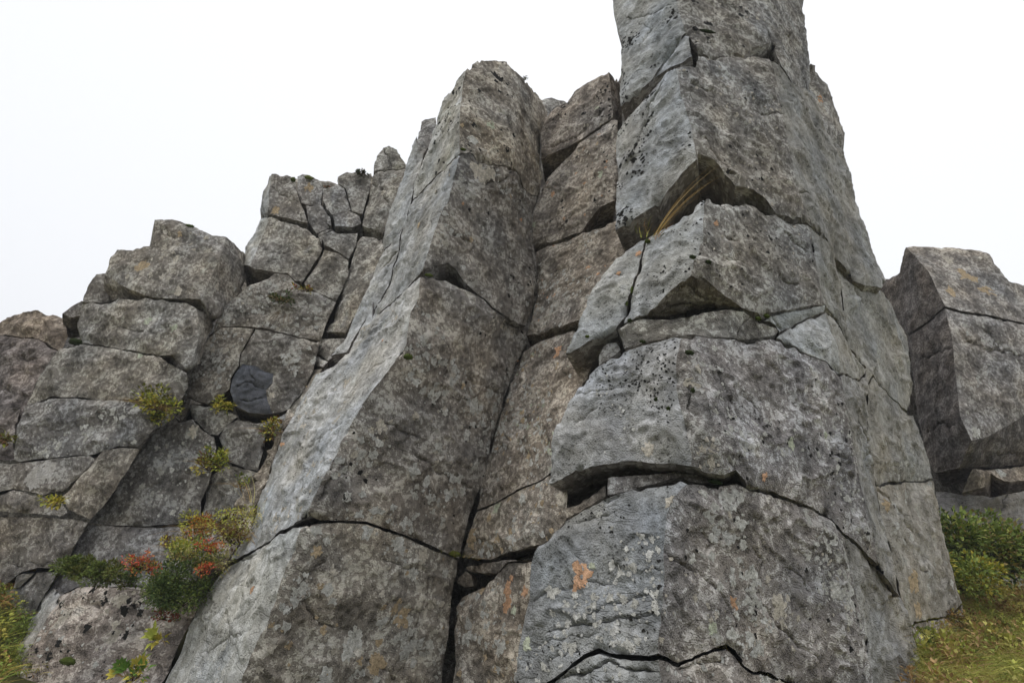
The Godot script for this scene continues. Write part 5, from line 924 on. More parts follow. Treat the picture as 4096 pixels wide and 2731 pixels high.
# A small plant rooted in a joint: springs of leaves round a few stems. r: half width, half height, half depth
func leafy(called: String, label: String, category: String, group: String, at: Vector3, r: Vector3, n: int, size: float, pal: Array, clumps := 7, grass := 0, grass_pal := [], big := 0):
	var o := thing(called, label, category, at, group)
	var st := tool()
	var stem := tool()
	var heads := []
	for i in clumps:
		var b := ball()
		b.x = rng.randf_range(-1, 1)
		b.y *= 1.0 - 0.6 * absf(b.x)
		heads.append([Vector3(b.x * r.x, b.y * r.y, b.z * r.z) * 0.85, rng.randf_range(0.25, 0.5), rng.randi() % pal.size()])
		twig(stem, Vector3(b.x * r.x * 0.2, -r.y * 0.7, -r.z * 0.6), heads[-1][0], Vector3(0, -0.1, 0.2) * r.y, 0.004, Color(0.09, 0.05, 0.035))
	var m := minf(r.x, r.y)
	for i in n:
		var hd: Array = heads[rng.randi() % clumps]
		var v := ball()
		var p: Vector3 = hd[0] + v * m * hd[1] * 1.4
		var dir := (v + Vector3(0, 0.35, 0.35) + ball() * 0.5).normalized()
		var c := pick([pal[hd[2]], pal[hd[2]], pal[rng.randi() % pal.size()]])
		leaf(st, p, dir, (Vector3(0, 1, 0.4) + ball() * 0.8).normalized(), size * rng.randf_range(0.6, 1.35), size * rng.randf_range(0.4, 0.75), c)
	done("leaves", st, M.leaf, o)
	done("stems", stem, M.stem, o)
	if grass > 0:
		var gs := tool()
		for i in grass:
			var b := ball()
			blade(gs, Vector3(b.x * r.x * 0.6, -r.y * 0.5, b.z * r.z * 0.3), (Vector3(b.x * 0.9, rng.randf_range(0.3, 1.0), rng.randf_range(0.1, 0.7))).normalized(), r.y * rng.randf_range(0.9, 1.9), 0.006, Vector3(b.x * 0.4, -0.7, 0.2), pick(grass_pal))
		done("grass_blades", gs, M.blade, o)
	for i in big:
		var one := tool()
		var b := ball()
		var dir := Vector3(b.x, 0.5 + 0.5 * b.y, 0.6).normalized()
		var p := Vector3(b.x * r.x, b.y * r.y, r.z * 0.6)
		var cc: Color = pick(pal)
		for k in 5:
			var a := (k - 2) * 0.62
			leaf(one, p, dir.rotated(Vector3(0.1, 0.3, 1).normalized(), a), Vector3(0, 0.4, 1), size * 1.3, size * 0.85, cc)
		done("leaf", one, M.leaf, o, false)
	return o

func tuft(called: String, label: String, category: String, group: String, at: Vector3, n: int, l: float, w: float, lean: Vector3, spread: float, bend: Vector3, pal: Array, apart := false):
	var o := thing(called, label, category, at, group)
	var st := tool()
	for i in n:
		var b := ball()
		if apart: st = tool()
		blade(st, Vector3(b.x * spread * 0.35, 0, b.z * spread * 0.2), (lean + b * spread * 1.6).normalized(), l * rng.randf_range(0.6, 1.1), w, bend * rng.randf_range(0.6, 1.3), pick(pal), 7)
		if apart: done("stalk", st, M.blade, o, false)
	if not apart: done("blades", st, M.blade, o)
	return o

func moss(called: String, label: String, group: String, at: Vector3, r: Vector3, pal: Array):
	var o := thing(called, label, "moss", at, group)
	var st := tool()
	# a cushion of short shoots over a rounded core
	var Q := []
	for j in 9:
		for i in 16:
			var a := TAU * i / 16.0
			var t := PI * j / 8.0
			var d := Vector3(sin(t) * cos(a), cos(t), sin(t) * sin(a))
			var k := 0.85 + 0.35 * hi.get_noise_3dv(at * 3.0 + d * 0.25)
			Q.append(Vector3(d.x * r.x, d.y * r.y, d.z * r.z) * k)
	for j in 8:
		for i in 16:
			var a: Vector3 = Q[j * 16 + i]
			var b: Vector3 = Q[j * 16 + (i + 1) % 16]
			var c: Vector3 = Q[(j + 1) * 16 + (i + 1) % 16]
			var d: Vector3 = Q[(j + 1) * 16 + i]
			st.set_color(pal[0])
			for v in [a, b, c, a, c, d]: st.add_vertex(v)
	done("cushion", st, M.moss, o, false)
	var sh := tool()
	var n := clampi(int(r.x * r.y * 60000.0), 60, 900)
	for i in n:
		var d := ball().normalized()
		var k := 0.85 + 0.35 * hi.get_noise_3dv(at * 3.0 + d * 0.25)
		leaf(sh, Vector3(d.x * r.x, d.y * r.y, d.z * r.z) * k * 0.96, (d + ball() * 0.6).normalized(), Vector3(0, 1, 0.3), minf(0.012, r.y * 0.5), 0.005, pick(pal))
	done("shoots", sh, M.moss, o)
	return o

func multi(called: String, mesh: Mesh, m: Material, label: String, places: Array, tints: Array):
	var mm := MultiMesh.new()
	mm.transform_format = MultiMesh.TRANSFORM_3D
	mm.use_colors = true
	mm.mesh = mesh
	mm.instance_count = places.size()
	for i in places.size():
		mm.set_instance_transform(i, places[i])
		mm.set_instance_color(i, tints[i])
	var o := MultiMeshInstance3D.new()
	o.name = called
	o.multimesh = mm
	o.material_override = m
	add_child(o)
	tag(o, label, "", "", "stuff")

func grass_field(called: String, label: String, lo_: Vector2, hi_: Vector2, n: int, l: float, pal: Array, leafy_share: float, only_left_of := 9.0):
	var st := tool()
	for i in 9:
		var b := ball()
		blade(st, Vector3(b.x * 0.03, -0.01, b.z * 0.03), Vector3(b.x * 0.7, 1, b.z * 0.7).normalized(), l * rng.randf_range(0.6, 1.1), 0.006, Vector3(b.x, -0.5, b.z) * 0.7, Color(1, 1, 1))
	st.generate_normals()
	var lf := tool()
	for i in 12:
		var b := ball()
		var s := l * 0.15
		leaf(lf, Vector3(b.x * 0.05, l * 0.35 + b.y * l * 0.3, b.z * 0.05), (Vector3(b.x, 0.5, b.z)).normalized(), Vector3(b.z * 0.5, 1, b.x * 0.5).normalized(), s, s * 0.6, Color(1, 1, 1))
	lf.generate_normals()
	var pl := []
	var tl := []
	var pg := []
	var tg := []
	for i in n:
		var x := rng.randf_range(lo_.x, hi_.x)
		var z := rng.randf_range(lo_.y, hi_.y)
		if only_left_of < 5.0 and x > (0.69 if z > -5.3 else only_left_of) * z: continue
		var t := Transform3D(Basis(Vector3.UP, rng.randf() * TAU).scaled(Vector3.ONE * rng.randf_range(0.6, 1.3)), Vector3(x, ground_height(x, z), z))
		var patchy := mid.get_noise_2d(x * 0.9, z * 0.9)
		var c: Color = pal[clampi(int((patchy * 1.2 + 0.5 + rng.randf_range(-0.25, 0.25)) * pal.size()), 0, pal.size() - 1)]
		c = c * rng.randf_range(0.75, 1.3)
		if rng.randf() < leafy_share + patchy * 0.5:
			pl.append(t); tl.append(c)
		else:
			pg.append(t); tg.append(c)
	multi(called + "_grass", st.commit(), M.blade, label + ", its blades", pg, tg)
	multi(called + "_undergrowth", lf.commit(), M.leaf, label + ", its small leaves", pl, tl)

func setup_plants():
	leafy("cliff_plant", "straggling yellow-green plant with brown grass below the upper left blocks", "plant", "leafy plants in the joints of the cliff", Vector3(-3.626, 2.763, -5.350), Vector3(0.257, 0.154, 0.124), 420, 0.0450, [Color(0.4, 0.42, 0.08), Color(0.58, 0.48, 0.09), Color(0.165, 0.205, 0.055), Color(0.15, 0.15, 0.04)], 9, 130, [Color(0.36, 0.25, 0.1), Color(0.28, 0.17, 0.07)], 0)
	leafy("cliff_plant", "lower clump of green and yellow leaves hanging under the brown grass on the left", "plant", "leafy plants in the joints of the cliff", Vector3(-3.566, 2.628, -5.450), Vector3(0.107, 0.098, 0.078), 190, 0.0400, [Color(0.4, 0.42, 0.08), Color(0.165, 0.205, 0.055), Color(0.58, 0.48, 0.09)], 5, 0, [Color(0.36, 0.25, 0.1), Color(0.28, 0.17, 0.07)], 0)
	leafy("cliff_plant", "small yellow-leaved plant under the open crack of the scarred column", "plant", "leafy plants in the joints of the cliff", Vector3(-3.179, 2.954, -5.700), Vector3(0.138, 0.092, 0.074), 210, 0.0400, [Color(0.58, 0.48, 0.09), Color(0.4, 0.42, 0.08), Color(0.165, 0.205, 0.055)], 6, 0, [Color(0.36, 0.25, 0.1), Color(0.28, 0.17, 0.07)], 0)
	leafy("cliff_plant", "bushy yellow-green plant at the top edge of the narrow crevice beside the pale face", "plant", "leafy plants in the joints of the cliff", Vector3(-2.295, 2.714, -5.300), Vector3(0.134, 0.138, 0.107), 280, 0.0400, [Color(0.4, 0.42, 0.08), Color(0.165, 0.205, 0.055), Color(0.58, 0.48, 0.09), Color(0.17, 0.09, 0.045)], 7, 30, [Color(0.36, 0.25, 0.1), Color(0.28, 0.17, 0.07)], 0)
	leafy("cliff_plant", "round yellow-green plant with brown dead leaves on the middle left block", "plant", "leafy plants in the joints of the cliff", Vector3(-2.890, 2.300, -5.500), Vector3(0.182, 0.134, 0.107), 420, 0.0420, [Color(0.4, 0.42, 0.08), Color(0.4, 0.42, 0.08), Color(0.58, 0.48, 0.09), Color(0.17, 0.09, 0.045), Color(0.165, 0.205, 0.055)], 8, 40, [Color(0.36, 0.25, 0.1), Color(0.28, 0.17, 0.07)], 0)
	leafy("cliff_plant", "little yellow plant below the round pale lichen at the far left", "plant", "leafy plants in the joints of the cliff", Vector3(-4.195, 1.643, -5.500), Vector3(0.105, 0.081, 0.065), 150, 0.0400, [Color(0.58, 0.48, 0.09), Color(0.4, 0.42, 0.08), Color(0.15, 0.15, 0.04)], 5, 20, [Color(0.36, 0.25, 0.1), Color(0.28, 0.17, 0.07)], 0)
	leafy("cliff_plant", "rusty orange and yellow plant above the red leaves", "plant", "leafy plants in the joints of the cliff", Vector3(-2.687, 1.650, -5.400), Vector3(0.195, 0.151, 0.121), 800, 0.0300, [Color(0.58, 0.48, 0.09), Color(0.4, 0.42, 0.08), Color(0.17, 0.09, 0.045), Color(0.4, 0.42, 0.08), Color(0.62, 0.22, 0.07)], 8, 30, [Color(0.36, 0.25, 0.1), Color(0.28, 0.17, 0.07)], 0)
	leafy("cliff_plant", "sparse green plant in the crevice above the pale stalks", "plant", "leafy plants in the joints of the cliff", Vector3(-2.390, 2.141, -5.350), Vector3(0.101, 0.129, 0.081), 110, 0.0350, [Color(0.4, 0.42, 0.08), Color(0.15, 0.15, 0.04), Color(0.165, 0.205, 0.055)], 5, 16, [Color(0.36, 0.25, 0.1), Color(0.28, 0.17, 0.07)], 0)
	leafy("cliff_plant", "tall straw-coloured herb leaning on the pale rock face", "plant", "leafy plants in the joints of the cliff", Vector3(-2.126, 1.739, -5.000), Vector3(0.190, 0.232, 0.152), 1100, 0.0260, [Color(0.58, 0.53, 0.24), Color(0.58, 0.48, 0.09), Color(0.4, 0.42, 0.08), Color(0.17, 0.09, 0.045), Color(0.4, 0.42, 0.08)], 18, 110, [Color(0.36, 0.25, 0.1), Color(0.28, 0.17, 0.07)], 0)
	leafy("cliff_plant", "pale yellow herbs below the straw-coloured herb, above the green mat", "plant", "leafy plants in the joints of the cliff", Vector3(-2.331, 1.438, -5.000), Vector3(0.297, 0.137, 0.109), 1500, 0.0260, [Color(0.58, 0.53, 0.24), Color(0.4, 0.42, 0.08), Color(0.58, 0.48, 0.09), Color(0.165, 0.205, 0.055), Color(0.4, 0.42, 0.08)], 22, 90, [Color(0.36, 0.25, 0.1), Color(0.28, 0.17, 0.07)], 0)
	leafy("cliff_plant", "tiny browned plant perched over the hanging green tuft", "plant", "leafy plants in the joints of the cliff", Vector3(-2.806, 4.613, -5.600), Vector3(0.128, 0.058, 0.046), 110, 0.0350, [Color(0.15, 0.15, 0.04), Color(0.58, 0.48, 0.09), Color(0.3, 0.075, 0.04)], 5, 14, [Color(0.36, 0.25, 0.1), Color(0.28, 0.17, 0.07)], 0)
	leafy("crowberry_mat", "long low mat of dark green crowberry running left from the red leaves", "shrub", "", Vector3(-3.147, 1.157, -5.050), Vector3(0.370, 0.098, 0.200), 5200, 0.0240, [Color(0.165, 0.205, 0.055), Color(0.08, 0.12, 0.04), Color(0.165, 0.205, 0.055), Color(0.15, 0.15, 0.04)], 34, 0, [Color(0.36, 0.25, 0.1), Color(0.28, 0.17, 0.07)], 0)
	leafy("crowberry_mat", "deep hanging mound of dark green crowberry below the pale herbs", "shrub", "", Vector3(-2.369, 1.175, -4.900), Vector3(0.252, 0.207, 0.220), 6000, 0.0240, [Color(0.165, 0.205, 0.055), Color(0.08, 0.12, 0.04), Color(0.08, 0.12, 0.04), Color(0.165, 0.205, 0.055)], 34, 0, [Color(0.36, 0.25, 0.1), Color(0.28, 0.17, 0.07)], 0)
	leafy("blueberry_sprig", "bright red and orange leaves between the two green mats", "plant", "", Vector3(-2.708, 1.296, -4.850), Vector3(0.184, 0.071, 0.056), 700, 0.0220, [Color(0.66, 0.12, 0.07), Color(0.62, 0.22, 0.07), Color(0.66, 0.12, 0.07), Color(0.58, 0.48, 0.09), Color(0.165, 0.205, 0.055)], 26, 0, [Color(0.36, 0.25, 0.1), Color(0.28, 0.17, 0.07)], 0)
	leafy("blueberry_sprig", "small orange-red sprig under the straw-coloured herb", "plant", "", Vector3(-2.223, 1.516, -4.850), Vector3(0.118, 0.057, 0.045), 300, 0.0220, [Color(0.62, 0.22, 0.07), Color(0.66, 0.12, 0.07), Color(0.58, 0.48, 0.09), Color(0.4, 0.42, 0.08)], 16, 0, [Color(0.36, 0.25, 0.1), Color(0.28, 0.17, 0.07)], 0)
	leafy("blueberry_sprig", "red sprig at the right rim of the green mound", "plant", "", Vector3(-2.154, 1.351, -4.750), Vector3(0.083, 0.054, 0.043), 200, 0.0220, [Color(0.62, 0.22, 0.07), Color(0.66, 0.12, 0.07), Color(0.3, 0.075, 0.04), Color(0.165, 0.205, 0.055)], 12, 0, [Color(0.36, 0.25, 0.1), Color(0.28, 0.17, 0.07)], 0)
	leafy("blueberry_sprig", "dark red leaves under the green mound", "plant", "", Vector3(-2.334, 0.973, -4.850), Vector3(0.089, 0.059, 0.047), 170, 0.0240, [Color(0.3, 0.075, 0.04), Color(0.2, 0.05, 0.03), Color(0.165, 0.205, 0.055)], 10, 0, [Color(0.36, 0.25, 0.1), Color(0.28, 0.17, 0.07)], 0)
	leafy("cliff_plant", "broad-leaved green and yellow plant at the bottom edge left of the pale face", "plant", "leafy plants in the joints of the cliff", Vector3(-2.281, 0.625, -4.600), Vector3(0.121, 0.094, 0.075), 60, 0.0500, [Color(0.165, 0.205, 0.055), Color(0.13, 0.24, 0.04), Color(0.58, 0.48, 0.09)], 5, 20, [Color(0.36, 0.25, 0.1), Color(0.28, 0.17, 0.07)], 7)
	leafy("cliff_plant", "few yellowing leaves on the dark slope under the red leaves", "plant", "leafy plants in the joints of the cliff", Vector3(-2.275, 0.836, -4.750), Vector3(0.071, 0.057, 0.046), 24, 0.0600, [Color(0.4, 0.42, 0.08), Color(0.58, 0.48, 0.09), Color(0.165, 0.205, 0.055)], 4, 6, [Color(0.36, 0.25, 0.1), Color(0.28, 0.17, 0.07)], 2)
	leafy("heath_tuft", "dark green tuft hanging from the left block", "plant", "", Vector3(-2.988, 4.409, -5.600), Vector3(0.146, 0.097, 0.078), 420, 0.0300, [Color(0.08, 0.12, 0.04), Color(0.08, 0.12, 0.04), Color(0.15, 0.15, 0.04)], 7, 26, [Color(0.36, 0.25, 0.1), Color(0.28, 0.17, 0.07)], 0)
	leafy("heath_tuft", "dark heath growing on the shattered top against the sky", "plant", "", Vector3(-2.817, 6.978, -5.900), Vector3(0.165, 0.044, 0.035), 300, 0.0300, [Color(0.08, 0.12, 0.04), Color(0.06, 0.05, 0.03), Color(0.17, 0.09, 0.045)], 8, 14, [Color(0.36, 0.25, 0.1), Color(0.28, 0.17, 0.07)], 0)
	leafy("heath_tuft", "small dry tuft on the skyline left of the heath", "plant", "", Vector3(-3.289, 6.615, -5.950), Vector3(0.059, 0.024, 0.019), 60, 0.0250, [Color(0.17, 0.09, 0.045), Color(0.08, 0.12, 0.04), Color(0.3, 0.075, 0.04)], 4, 12, [Color(0.36, 0.25, 0.1), Color(0.28, 0.17, 0.07)], 0)
	leafy("heath_tuft", "dark wispy tuft on the right shoulder of the central column top", "plant", "", Vector3(-0.581, 8.264, -4.700), Vector3(0.046, 0.041, 0.033), 60, 0.0200, [Color(0.08, 0.12, 0.04), Color(0.17, 0.09, 0.045)], 4, 22, [Color(0.17, 0.09, 0.045), Color(0.08, 0.12, 0.04)], 0)
	leafy("shrub", "rounded dark green bush growing against the foot of the far right column", "shrub", "", Vector3(5.978, 3.121, -5.900), Vector3(0.558, 0.447, 0.500), 5200, 0.0600, [Color(0.24, 0.31, 0.09), Color(0.3, 0.38, 0.1), Color(0.165, 0.205, 0.055), Color(0.08, 0.12, 0.04), Color(0.24, 0.31, 0.09), Color(0.44, 0.46, 0.13), Color(0.4, 0.3, 0.12)], 70, 0, [Color(0.36, 0.25, 0.1), Color(0.28, 0.17, 0.07)], 0)
	leafy("shrub", "lighter green shrub in front of the dark bush beside the stained column", "shrub", "", Vector3(5.315, 2.684, -5.500), Vector3(0.321, 0.253, 0.350), 1500, 0.0500, [Color(0.3, 0.36, 0.1), Color(0.4, 0.42, 0.08), Color(0.26, 0.34, 0.09), Color(0.58, 0.48, 0.09)], 26, 50, [Color(0.36, 0.25, 0.1), Color(0.28, 0.17, 0.07)], 0)
	leafy("cliff_plant", "low yellow plants along the joint between the two red sprigs", "plant", "leafy plants in the joints of the cliff", Vector3(-2.628, 1.484, -5.150), Vector3(0.183, 0.075, 0.060), 500, 0.0260, [Color(0.58, 0.48, 0.09), Color(0.4, 0.42, 0.08), Color(0.58, 0.48, 0.09), Color(0.17, 0.09, 0.045)], 14, 50, [Color(0.36, 0.25, 0.1), Color(0.28, 0.17, 0.07)], 0)
	leafy("shrub", "green bush at the far right edge behind the dry grass", "shrub", "", Vector3(6.502, 3.096, -5.900), Vector3(0.279, 0.297, 0.400), 900, 0.0700, [Color(0.08, 0.12, 0.04), Color(0.165, 0.205, 0.055), Color(0.15, 0.15, 0.04)], 10, 0, [Color(0.36, 0.25, 0.1), Color(0.28, 0.17, 0.07)], 0)
	leafy("cliff_plant", "yellow-green leaves at the far left edge below the dark outcrop", "plant", "leafy plants in the joints of the cliff", Vector3(-5.369, 2.140, -5.900), Vector3(0.097, 0.081, 0.065), 160, 0.0450, [Color(0.4, 0.42, 0.08), Color(0.15, 0.15, 0.04), Color(0.17, 0.09, 0.045)], 5, 30, [Color(0.36, 0.25, 0.1), Color(0.28, 0.17, 0.07)], 0)
	leafy("slope_herb", "yellow-green herbs filling the lower right corner beside the big column", "plant", "low herbs on the right-hand slope", Vector3(3.844, 1.758, -4.250), Vector3(0.266, 0.169, 0.135), 900, 0.0350, [Color(0.42, 0.46, 0.11), Color(0.54, 0.52, 0.14), Color(0.4, 0.42, 0.08), Color(0.165, 0.205, 0.055)], 20, 60, [Color(0.36, 0.25, 0.1), Color(0.28, 0.17, 0.07)], 0)
	leafy("slope_herb", "yellow-green herbs at the right edge of the frame near the bottom", "plant", "low herbs on the right-hand slope", Vector3(4.678, 1.903, -4.600), Vector3(0.265, 0.159, 0.127), 700, 0.0350, [Color(0.42, 0.46, 0.11), Color(0.56, 0.52, 0.15), Color(0.15, 0.15, 0.04)], 18, 60, [Color(0.36, 0.25, 0.1), Color(0.28, 0.17, 0.07)], 0)
	leafy("slope_herb", "rusty dry herbs in front of the lighter shrub", "plant", "low herbs on the right-hand slope", Vector3(4.848, 2.155, -5.000), Vector3(0.324, 0.103, 0.082), 500, 0.0320, [Color(0.36, 0.22, 0.08), Color(0.4, 0.33, 0.1), Color(0.17, 0.09, 0.045), Color(0.15, 0.15, 0.04)], 16, 90, [Color(0.36, 0.25, 0.1), Color(0.28, 0.17, 0.07)], 0)
	leafy("slope_herb", "brown dry herbs at the right edge below the bush", "plant", "low herbs on the right-hand slope", Vector3(5.737, 2.416, -5.400), Vector3(0.259, 0.146, 0.117), 420, 0.0350, [Color(0.34, 0.2, 0.08), Color(0.17, 0.09, 0.045), Color(0.38, 0.33, 0.1)], 14, 90, [Color(0.36, 0.25, 0.1), Color(0.28, 0.17, 0.07)], 0)
	leafy("slope_herb", "small green herbs at the stained foot of the grey slab column", "plant", "low herbs on the right-hand slope", Vector3(3.947, 1.924, -4.500), Vector3(0.130, 0.091, 0.073), 260, 0.0320, [Color(0.165, 0.205, 0.055), Color(0.4, 0.42, 0.08), Color(0.34, 0.33, 0.08)], 8, 30, [Color(0.36, 0.25, 0.1), Color(0.28, 0.17, 0.07)], 0)
	moss("moss_cushion", "green moss on the sharp top corner of the middle block of the central column", "moss cushions on the joints", Vector3(-0.892, 4.113, -3.930), Vector3(0.050, 0.017, 0.017), [Color(0.075, 0.1, 0.02), Color(0.11, 0.14, 0.03), Color(0.06, 0.07, 0.02)])
	moss("moss_cushion", "little green moss on the upper joint of the central column arris", "moss cushions on the joints", Vector3(-0.937, 5.772, -3.900), Vector3(0.038, 0.017, 0.017), [Color(0.075, 0.1, 0.02), Color(0.11, 0.14, 0.03), Color(0.06, 0.07, 0.02)])
	moss("moss_cushion", "green moss where the pale face of the central column breaks its edge", "moss cushions on the joints", Vector3(-0.838, 3.226, -3.860), Vector3(0.046, 0.029, 0.029), [Color(0.075, 0.1, 0.02), Color(0.11, 0.14, 0.03), Color(0.06, 0.07, 0.02)])
	moss("moss_cushion", "moss cushion high on the arris of the right column's third block", "moss cushions on the joints", Vector3(1.224, 4.105, -2.930), Vector3(0.029, 0.019, 0.019), [Color(0.03, 0.04, 0.015), Color(0.05, 0.06, 0.02), Color(0.075, 0.1, 0.02), Color(0.11, 0.14, 0.03), Color(0.06, 0.07, 0.02)])
	moss("moss_cushion", "dark moss pad just right of the arris of the third block", "moss cushions on the joints", Vector3(1.351, 4.097, -2.940), Vector3(0.027, 0.016, 0.016), [Color(0.03, 0.04, 0.015), Color(0.05, 0.06, 0.02)])
	moss("moss_cushion", "moss on the joint left of the small wedge", "moss cushions on the joints", Vector3(1.851, 3.838, -3.170), Vector3(0.027, 0.018, 0.018), [Color(0.075, 0.1, 0.02), Color(0.11, 0.14, 0.03), Color(0.06, 0.07, 0.02)])
	moss("moss_cushion", "moss in the crossing of two cracks on the wedge", "moss cushions on the joints", Vector3(1.939, 3.899, -3.200), Vector3(0.031, 0.017, 0.017), [Color(0.075, 0.1, 0.02), Color(0.11, 0.14, 0.03), Color(0.06, 0.07, 0.02)])
	moss("moss_cushion", "moss ball under the overhang at the foot of the mossy crack", "moss cushions on the joints", Vector3(0.886, 3.685, -3.330), Vector3(0.020, 0.020, 0.020), [Color(0.03, 0.04, 0.015), Color(0.05, 0.06, 0.02), Color(0.075, 0.1, 0.02), Color(0.11, 0.14, 0.03), Color(0.06, 0.07, 0.02)])
	moss("moss_cushion", "moss at the lower tip of the leftmost jutting piece", "moss cushions on the joints", Vector3(0.621, 3.619, -3.600), Vector3(0.035, 0.015, 0.015), [Color(0.075, 0.1, 0.02), Color(0.11, 0.14, 0.03), Color(0.06, 0.07, 0.02)])
	moss("moss_cushion", "moss under the slab below the overhang", "moss cushions on the joints", Vector3(0.993, 3.503, -3.300), Vector3(0.027, 0.015, 0.015), [Color(0.03, 0.04, 0.015), Color(0.05, 0.06, 0.02), Color(0.075, 0.1, 0.02), Color(0.11, 0.14, 0.03), Color(0.06, 0.07, 0.02)])
	moss("moss_cushion", "moss blob on the top of the fourth block", "moss cushions on the joints", Vector3(1.206, 3.271, -2.920), Vector3(0.038, 0.019, 0.019), [Color(0.03, 0.04, 0.015), Color(0.05, 0.06, 0.02), Color(0.075, 0.1, 0.02), Color(0.11, 0.14, 0.03), Color(0.06, 0.07, 0.02)])
	moss("moss_cushion", "dark moss hole plug beside the blunt nose", "moss cushions on the joints", Vector3(1.222, 2.987, -2.900), Vector3(0.017, 0.017, 0.017), [Color(0.03, 0.04, 0.015), Color(0.05, 0.06, 0.02)])
	moss("moss_cushion", "tiny moss dot on the pitted left face", "moss cushions on the joints", Vector3(1.002, 2.900, -2.960), Vector3(0.013, 0.014, 0.013), [Color(0.03, 0.04, 0.015), Color(0.05, 0.06, 0.02), Color(0.075, 0.1, 0.02), Color(0.11, 0.14, 0.03), Color(0.06, 0.07, 0.02)])
	moss("moss_cushion", "moss dot on the nose of the fourth block", "moss cushions on the joints", Vector3(1.071, 2.837, -2.920), Vector3(0.017, 0.014, 0.014), [Color(0.03, 0.04, 0.015), Color(0.05, 0.06, 0.02), Color(0.075, 0.1, 0.02), Color(0.11, 0.14, 0.03), Color(0.06, 0.07, 0.02)])
	moss("moss_cushion", "dark green moss in the cleft under the fourth block", "moss cushions on the joints", Vector3(1.459, 2.475, -3.100), Vector3(0.056, 0.016, 0.016), [Color(0.03, 0.05, 0.012), Color(0.05, 0.09, 0.02)])
	moss("moss_cushion", "moss along the upper mossy crack of the third block", "moss cushions on the joints", Vector3(0.996, 4.546, -3.360), Vector3(0.028, 0.022, 0.022), [Color(0.075, 0.1, 0.02), Color(0.11, 0.14, 0.03), Color(0.06, 0.07, 0.02)])
	moss("moss_cushion", "moss streak halfway down the mossy crack", "moss cushions on the joints", Vector3(0.891, 4.001, -3.360), Vector3(0.012, 0.038, 0.012), [Color(0.075, 0.1, 0.02), Color(0.11, 0.14, 0.03), Color(0.06, 0.07, 0.02)])
	moss("moss_cushion", "moss bead low in the mossy crack", "moss cushions on the joints", Vector3(0.860, 3.858, -3.360), Vector3(0.011, 0.020, 0.011), [Color(0.075, 0.1, 0.02), Color(0.11, 0.14, 0.03), Color(0.06, 0.07, 0.02)])
	moss("moss_cushion", "moss pad on the grey joint of the left wide column", "moss cushions on the joints", Vector3(-5.245, 3.387, -5.850), Vector3(0.090, 0.047, 0.047), [Color(0.03, 0.04, 0.015), Color(0.05, 0.06, 0.02)])
	moss("moss_cushion", "yellow-green moss on the shattered top block", "moss cushions on the joints", Vector3(-3.589, 6.720, -5.950), Vector3(0.082, 0.035, 0.035), [Color(0.14, 0.16, 0.04), Color(0.2, 0.2, 0.06)])
	moss("moss_cushion", "green moss between the top block and the shattered stones", "moss cushions on the joints", Vector3(-3.725, 6.523, -5.830), Vector3(0.042, 0.042, 0.042), [Color(0.075, 0.1, 0.02), Color(0.11, 0.14, 0.03), Color(0.06, 0.07, 0.02)])
	moss("moss_cushion", "moss strip on the skyline edge of the top left block", "moss cushions on the joints", Vector3(-4.561, 5.200, -5.600), Vector3(0.073, 0.021, 0.021), [Color(0.075, 0.1, 0.02), Color(0.11, 0.14, 0.03), Color(0.06, 0.07, 0.02)])
	moss("moss_cushion", "moss in the corner where three joints meet at the foot of the recessed column", "moss cushions on the joints", Vector3(-0.123, 1.841, -4.700), Vector3(0.063, 0.025, 0.025), [Color(0.12, 0.13, 0.03), Color(0.18, 0.15, 0.05)])
	moss("moss_cushion", "moss on the dark blotched block at the lower left", "moss cushions on the joints", Vector3(-3.001, 0.517, -5.000), Vector3(0.073, 0.029, 0.029), [Color(0.075, 0.1, 0.02), Color(0.11, 0.14, 0.03), Color(0.06, 0.07, 0.02)])
	moss("moss_cushion", "green moss inside the high joint of the right column", "moss cushions on the joints", Vector3(1.377, 7.204, -3.000), Vector3(0.101, 0.017, 0.017), [Color(0.03, 0.04, 0.015), Color(0.05, 0.06, 0.02), Color(0.075, 0.1, 0.02), Color(0.11, 0.14, 0.03), Color(0.06, 0.07, 0.02)])
	tuft("grass_tuft", "golden grass arching from the deep joint of the right column", "grass", "", Vector3(1.017, 4.487, -3.200), 10, 0.777, 0.006, Vector3(0.344, 0.866, 0.409), 0.07, Vector3(0.2, -0.16, 0.05), [Color(0.36, 0.25, 0.1), Color(0.42, 0.26, 0.09), Color(0.48, 0.33, 0.13)], true)
	tuft("grass_tuft", "short mossy grass at the foot of the golden grass", "grass", "", Vector3(1.018, 4.537, -3.250), 60, 0.110, 0.0060, Vector3(0.200, 1.000, 0.400), 0.55, Vector3(0.200, -0.300, 0.100), [Color(0.4, 0.42, 0.08), Color(0.36, 0.25, 0.1), Color(0.15, 0.15, 0.04), Color(0.4, 0.2, 0.06)], false)
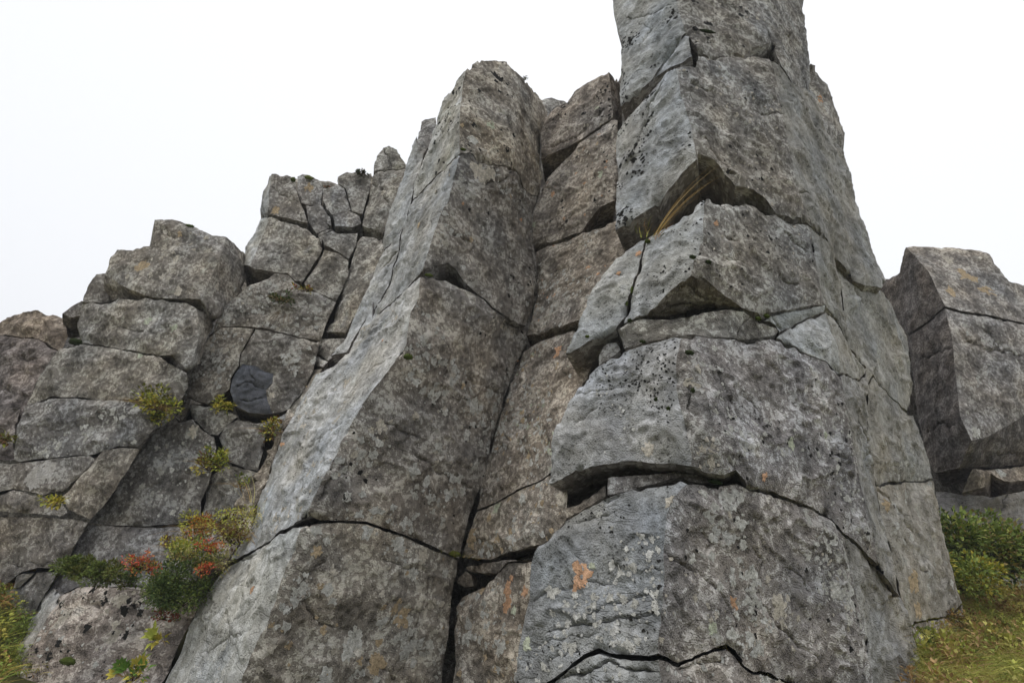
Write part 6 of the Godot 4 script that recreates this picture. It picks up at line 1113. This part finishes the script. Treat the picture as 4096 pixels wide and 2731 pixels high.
	tuft("grass_tuft", "thin pale grass stalks in front of the left crevice", "grass", "", Vector3(-2.139, 1.947, -5.000), 6, 0.389, 0.0060, Vector3(-0.500, 0.900, 0.100), 0.35, Vector3(-0.300, -0.100, 0.000), [Color(0.36, 0.25, 0.1), Color(0.58, 0.53, 0.24)], true)
	tuft("grass_tuft", "bent pale stalks above the red leaves", "grass", "", Vector3(-2.433, 1.773, -5.100), 5, 0.254, 0.0060, Vector3(0.500, 0.800, 0.100), 0.4, Vector3(0.500, -0.400, 0.000), [Color(0.36, 0.25, 0.1), Color(0.58, 0.53, 0.24)], true)
	tuft("grass_tuft", "dry grass curtain under the hanging green tuft", "grass", "", Vector3(-2.930, 4.219, -5.620), 26, 0.301, 0.0050, Vector3(-0.150, -1.000, 0.300), 0.35, Vector3(0.100, 0.000, 0.050), [Color(0.12, 0.09, 0.06), Color(0.2, 0.15, 0.09)], false)
	tuft("grass_tuft", "dry grass at the foot of the pale face beside the herb", "grass", "", Vector3(-2.020, 1.833, -4.950), 50, 0.182, 0.0060, Vector3(0.100, 1.000, 0.300), 0.7, Vector3(0.300, -0.800, 0.200), [Color(0.36, 0.25, 0.1), Color(0.58, 0.48, 0.09), Color(0.58, 0.53, 0.24)], false)
	tuft("grass_tuft", "few grass blades in the corner below the recessed column", "grass", "", Vector3(-0.132, 1.824, -4.650), 24, 0.096, 0.0050, Vector3(0.000, 1.000, 0.300), 0.7, Vector3(0.300, -0.500, 0.100), [Color(0.36, 0.25, 0.1), Color(0.15, 0.15, 0.04)], false)
	grass_field("slope", "yellow-green growth on the slope at the right", Vector2(2.2, -8.5), Vector2(9.5, -2.6), 22000, 0.26, [Color(0.34, 0.40, 0.10), Color(0.52, 0.52, 0.13), Color(0.60, 0.54, 0.17), Color(0.52, 0.34, 0.17)], 0.18)
	grass_field("corner", "yellow-green growth in the lower left corner", Vector2(-7.0, -7.0), Vector2(-2.3, -3.0), 9000, 0.20, [Color(0.22, 0.28, 0.06), Color(0.40, 0.40, 0.08), Color(0.50, 0.43, 0.10), Color(0.40, 0.22, 0.09)], 0.5, 0.62)
